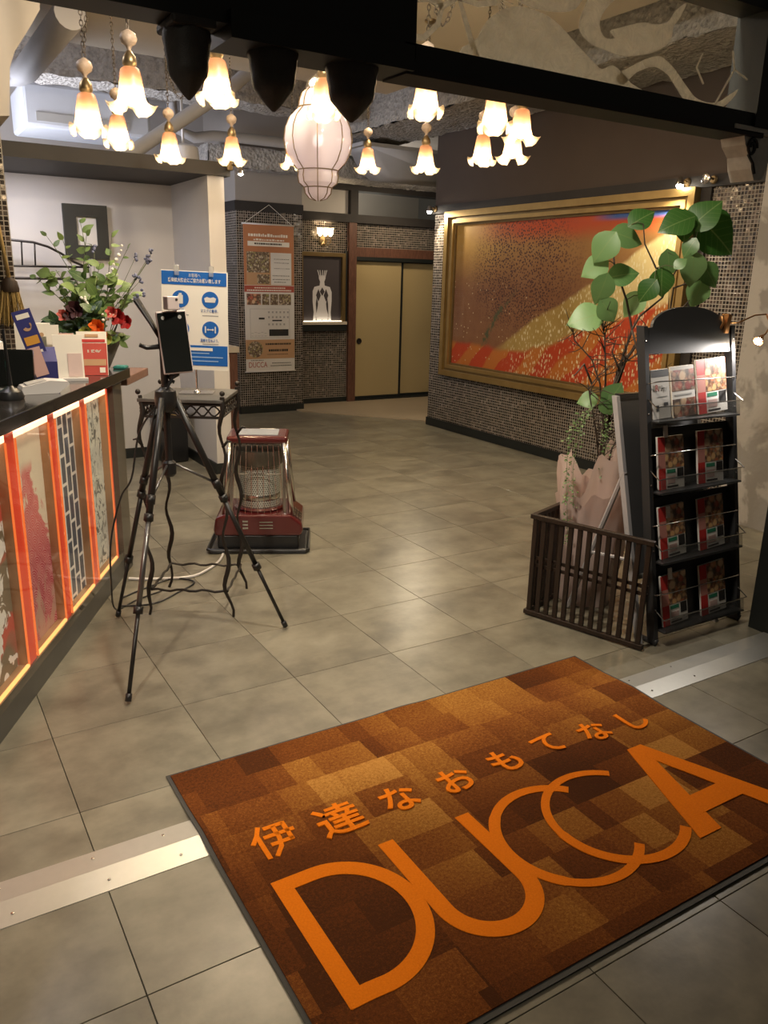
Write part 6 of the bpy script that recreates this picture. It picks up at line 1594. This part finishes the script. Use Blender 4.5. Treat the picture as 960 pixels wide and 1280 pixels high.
BR = [
[(2.857, 2.657, 0.30), (2.857, 2.657, 0.592), (2.879, 2.68, 0.764), (2.903, 2.703, 0.915), (2.937, 2.682, 1.126), (2.976, 2.657, 1.324), (2.942, 2.679, 1.458), (2.88, 2.717, 1.615), (2.862, 2.728, 1.719)],
[(2.927, 2.614, 1.328), (2.958, 2.603, 1.389), (3.043, 2.559, 1.473), (3.066, 2.545, 1.551), (3.095, 2.526, 1.621), (3.145, 2.496, 1.725)],
[(3.065, 2.529, 1.568), (2.992, 2.571, 1.601), (2.937, 2.602, 1.702), (2.923, 2.611, 1.786)],
[(2.84, 2.655, 0.3), (2.86, 2.655, 0.711), (2.894, 2.66, 0.998), (2.949, 2.652, 1.185), (2.998, 2.622, 1.279), (3.101, 2.558, 1.355), (3.106, 2.555, 1.516), (3.234, 2.476, 1.573)],
[(3.066, 2.529, 1.357), (3.107, 2.459, 1.466)],
[(2.82, 2.63, 0.3), (2.869, 2.65, 0.77), (2.836, 2.69, 1.073), (2.807, 2.727, 1.182), (2.729, 2.775, 1.272), (2.719, 2.781, 1.319)],
[(2.852, 2.66, 0.925), (2.835, 2.659, 1.114), (2.808, 2.664, 1.297), (2.791, 2.674, 1.35)],
[(2.791, 2.698, 1.074), (2.728, 2.698, 1.169), (2.682, 2.688, 1.135), (2.668, 2.697, 1.116)],
[(2.862, 2.654, 1.001), (2.914, 2.637, 1.169), (2.989, 2.606, 1.225), (3.077, 2.552, 1.301)],
[(2.80, 2.62, 0.3), (2.898, 2.632, 0.771), (2.992, 2.614, 0.923), (3.045, 2.623, 0.995), (3.076, 2.603, 1.073)],
[(2.84, 2.64, 0.3), (2.859, 2.656, 0.652), (2.809, 2.66, 0.851), (2.756, 2.664, 1.005), (2.741, 2.674, 1.079)],
[(2.898, 2.632, 1.133), (2.866, 2.664, 1.223), (2.885, 2.665, 1.278)],
[(2.927, 2.614, 1.328), (2.946, 2.583, 1.228), (2.969, 2.55, 1.157)],
]
O_ = Vector((PX, PY, 0))
for k, b in enumerate(BR):
    r0 = 0.0095 if k in (0, 3) else 0.0055
    m = len(b)
    MB().tube([Vector(p)-O_ for p in b], [r0*(1-0.6*i/(m-1)) for i in range(m)], 7).build('branch', M_BARK, pp_, True)
tw = MB(); rt = random.Random(21)      # dead twiglets
for k in range(170):
    b = BR[rt.choice((0, 3, 5, 6, 8, 9, 10))]; i = rt.randrange(1, len(b)-1); u = rt.random()
    p = Vector(b[i]).lerp(Vector(b[i+1]), u)-O_
    if p.z < 0.62 or p.z > 1.36:
        continue
    d = Vector((rt.uniform(-1, 1), rt.uniform(-0.6, 0.3), rt.uniform(-0.2, 0.9))).normalized(); L = rt.uniform(0.05, 0.16)
    tw.tube([p, p+d*L*0.5+Vector((0, 0, rt.uniform(-.01, .02))), p+d*L], [0.0026, 0.002, 0.0012], 5)
tw.build('dead_twigs', M_BARK, pp_)['kind'] = 'stuff'
M_FIC = mat_leaf('ficus_leaf', (0.09, 0.20, 0.06), (0.22, 0.38, 0.15), 0.38)
FIC = leaf_mesh('leaf', M_FIC, 0.47, 0.22, 0.10, 0.22, 0.10, 9)
FICD = leaf_mesh('leaf', mat_leaf('dark_ficus_leaf', (0.028, 0.105, 0.016), (0.06, 0.16, 0.03), 0.38), 0.47, 0.22, 0.10, 0.22, 0.10, 9)
LV = [(2.710, 2.631, 1.673, 0.115), (2.706, 2.676, 1.590, 0.099), (2.936, 2.694, 1.735, 0.120), (2.939, 2.630, 1.818, 0.100), (2.722, 2.626, 1.495, 0.106), (2.864, 2.634, 1.573, 0.108), (2.728, 2.731, 1.376, 0.132), (2.771, 2.614, 1.406, 0.097), (2.961, 2.659, 1.433, 0.104), (2.894, 2.525, 1.496, 0.089), (3.002, 2.537, 1.529, 0.101), (3.045, 2.546, 1.613, 0.097), (3.028, 2.533, 1.791, 0.127), (3.100, 2.532, 1.775, 0.107), (3.204, 2.510, 1.847, 0.137), (3.310, 2.507, 1.750, 0.195), (3.097, 2.449, 1.587, 0.118), (3.237, 2.465, 1.573, 0.102), (3.200, 2.501, 1.487, 0.100), (3.069, 2.468, 1.684, 0.071), (2.988, 2.436, 1.624, 0.049), (2.859, 2.790, 0.983, 0.078), (2.851, 2.604, 1.038, 0.104), (2.825, 2.624, 0.996, 0.082)]
# direction of each tip: right / up as seen from the entrance
LD = [(-0.5, -0.7), (-0.9, -0.5), (0.9, -0.2), (0.7, 0.5), (-0.25, -1), (0.9, 0.25), (-1, -0.25), (0.5, -0.6), (-0.5, -0.6), (-0.5, -0.7), (0.1, -1), (0.2, -1), (-0.9, -0.3), (0.1, -1), (0.6, 0.7), (0.8, -0.6), (0.1, -1), (0.6, -0.7), (-0.3, -0.9), (-0.5, -0.8), (0.5, 0.5), (-0.9, -0.2), (0.5, 0.7), (-0.3, 0.8)]
for k, ((x, y, z, s_), (dr_, du)) in enumerate(zip(LV, LD)):
    d = (R_*dr_+Vector((0, 0, 1))*du).normalized()
    s_ *= 1.18
    c = Vector((x, y, z))-O_-d*s_*0.5
    nrm = -F_*0.9+Vector((0, 0, 0.55))+R_*rt.uniform(-0.45, 0.45)
    inst(FICD if k in (3, 9, 10, 12, 13, 14, 15) else FIC, 'leaf', pp_, place(c, d+F_*rt.uniform(-0.25, 0.1), nrm, s_, s_*1.12))
    # petiole
    bp = min((Vector(q)-O_ for b in BR for q in b), key=lambda q: (q-c).length)
    if (bp-c).length < 0.16:
        MB().tube([bp, bp.lerp(c, 0.5)+Vector((0, 0, 0.01)), c], 0.0022, 5).build('petiole', M_STEM, pp_, True)
# trailing small leaved creeper over the wrap
M_CREEP = plain('creeper_leaf', (0.11, 0.19, 0.055), 0.55, var=0.4, vscale=60)
cr_ = MB()
for path in ([(2.705, 2.61, 0.979), (2.659, 2.638, 0.922), (2.634, 2.654, 0.847), (2.622, 2.645, 0.752), (2.615, 2.63, 0.636), (2.60, 2.60, 0.559), (2.60, 2.58, 0.42), (2.61, 2.57, 0.30)], [(2.75, 2.56, 0.95), (2.755, 2.55, 0.87), (2.76, 2.545, 0.794), (2.75, 2.55, 0.66)], [(2.70, 2.60, 0.98), (2.66, 2.62, 0.88), (2.64, 2.62, 0.70), (2.625, 2.58, 0.52)]):
    for i in range(len(path)-1):
        A = Vector(path[i])-O_; B = Vector(path[i+1])-O_
        for k in range(26):
            p = A.lerp(B, rt.random())+Vector((rt.gauss(0, .010), rt.gauss(0, .010), rt.gauss(0, .006)))
            d = Vector((rt.uniform(-1, 1), rt.uniform(-1, 1), rt.uniform(-0.9, 0.5))).normalized(); sd = d.orthogonal().normalized(); L = rt.uniform(0.010, 0.020)
            cr_.add([p, p+d*L*0.5+sd*L*0.28, p+d*L, p+d*L*0.5-sd*L*0.28], [(0, 1, 2, 3)])
        cr_.tube([A, B], 0.0012, 4)
cr_.build('creeper', M_CREEP, pp_)['kind'] = 'stuff'
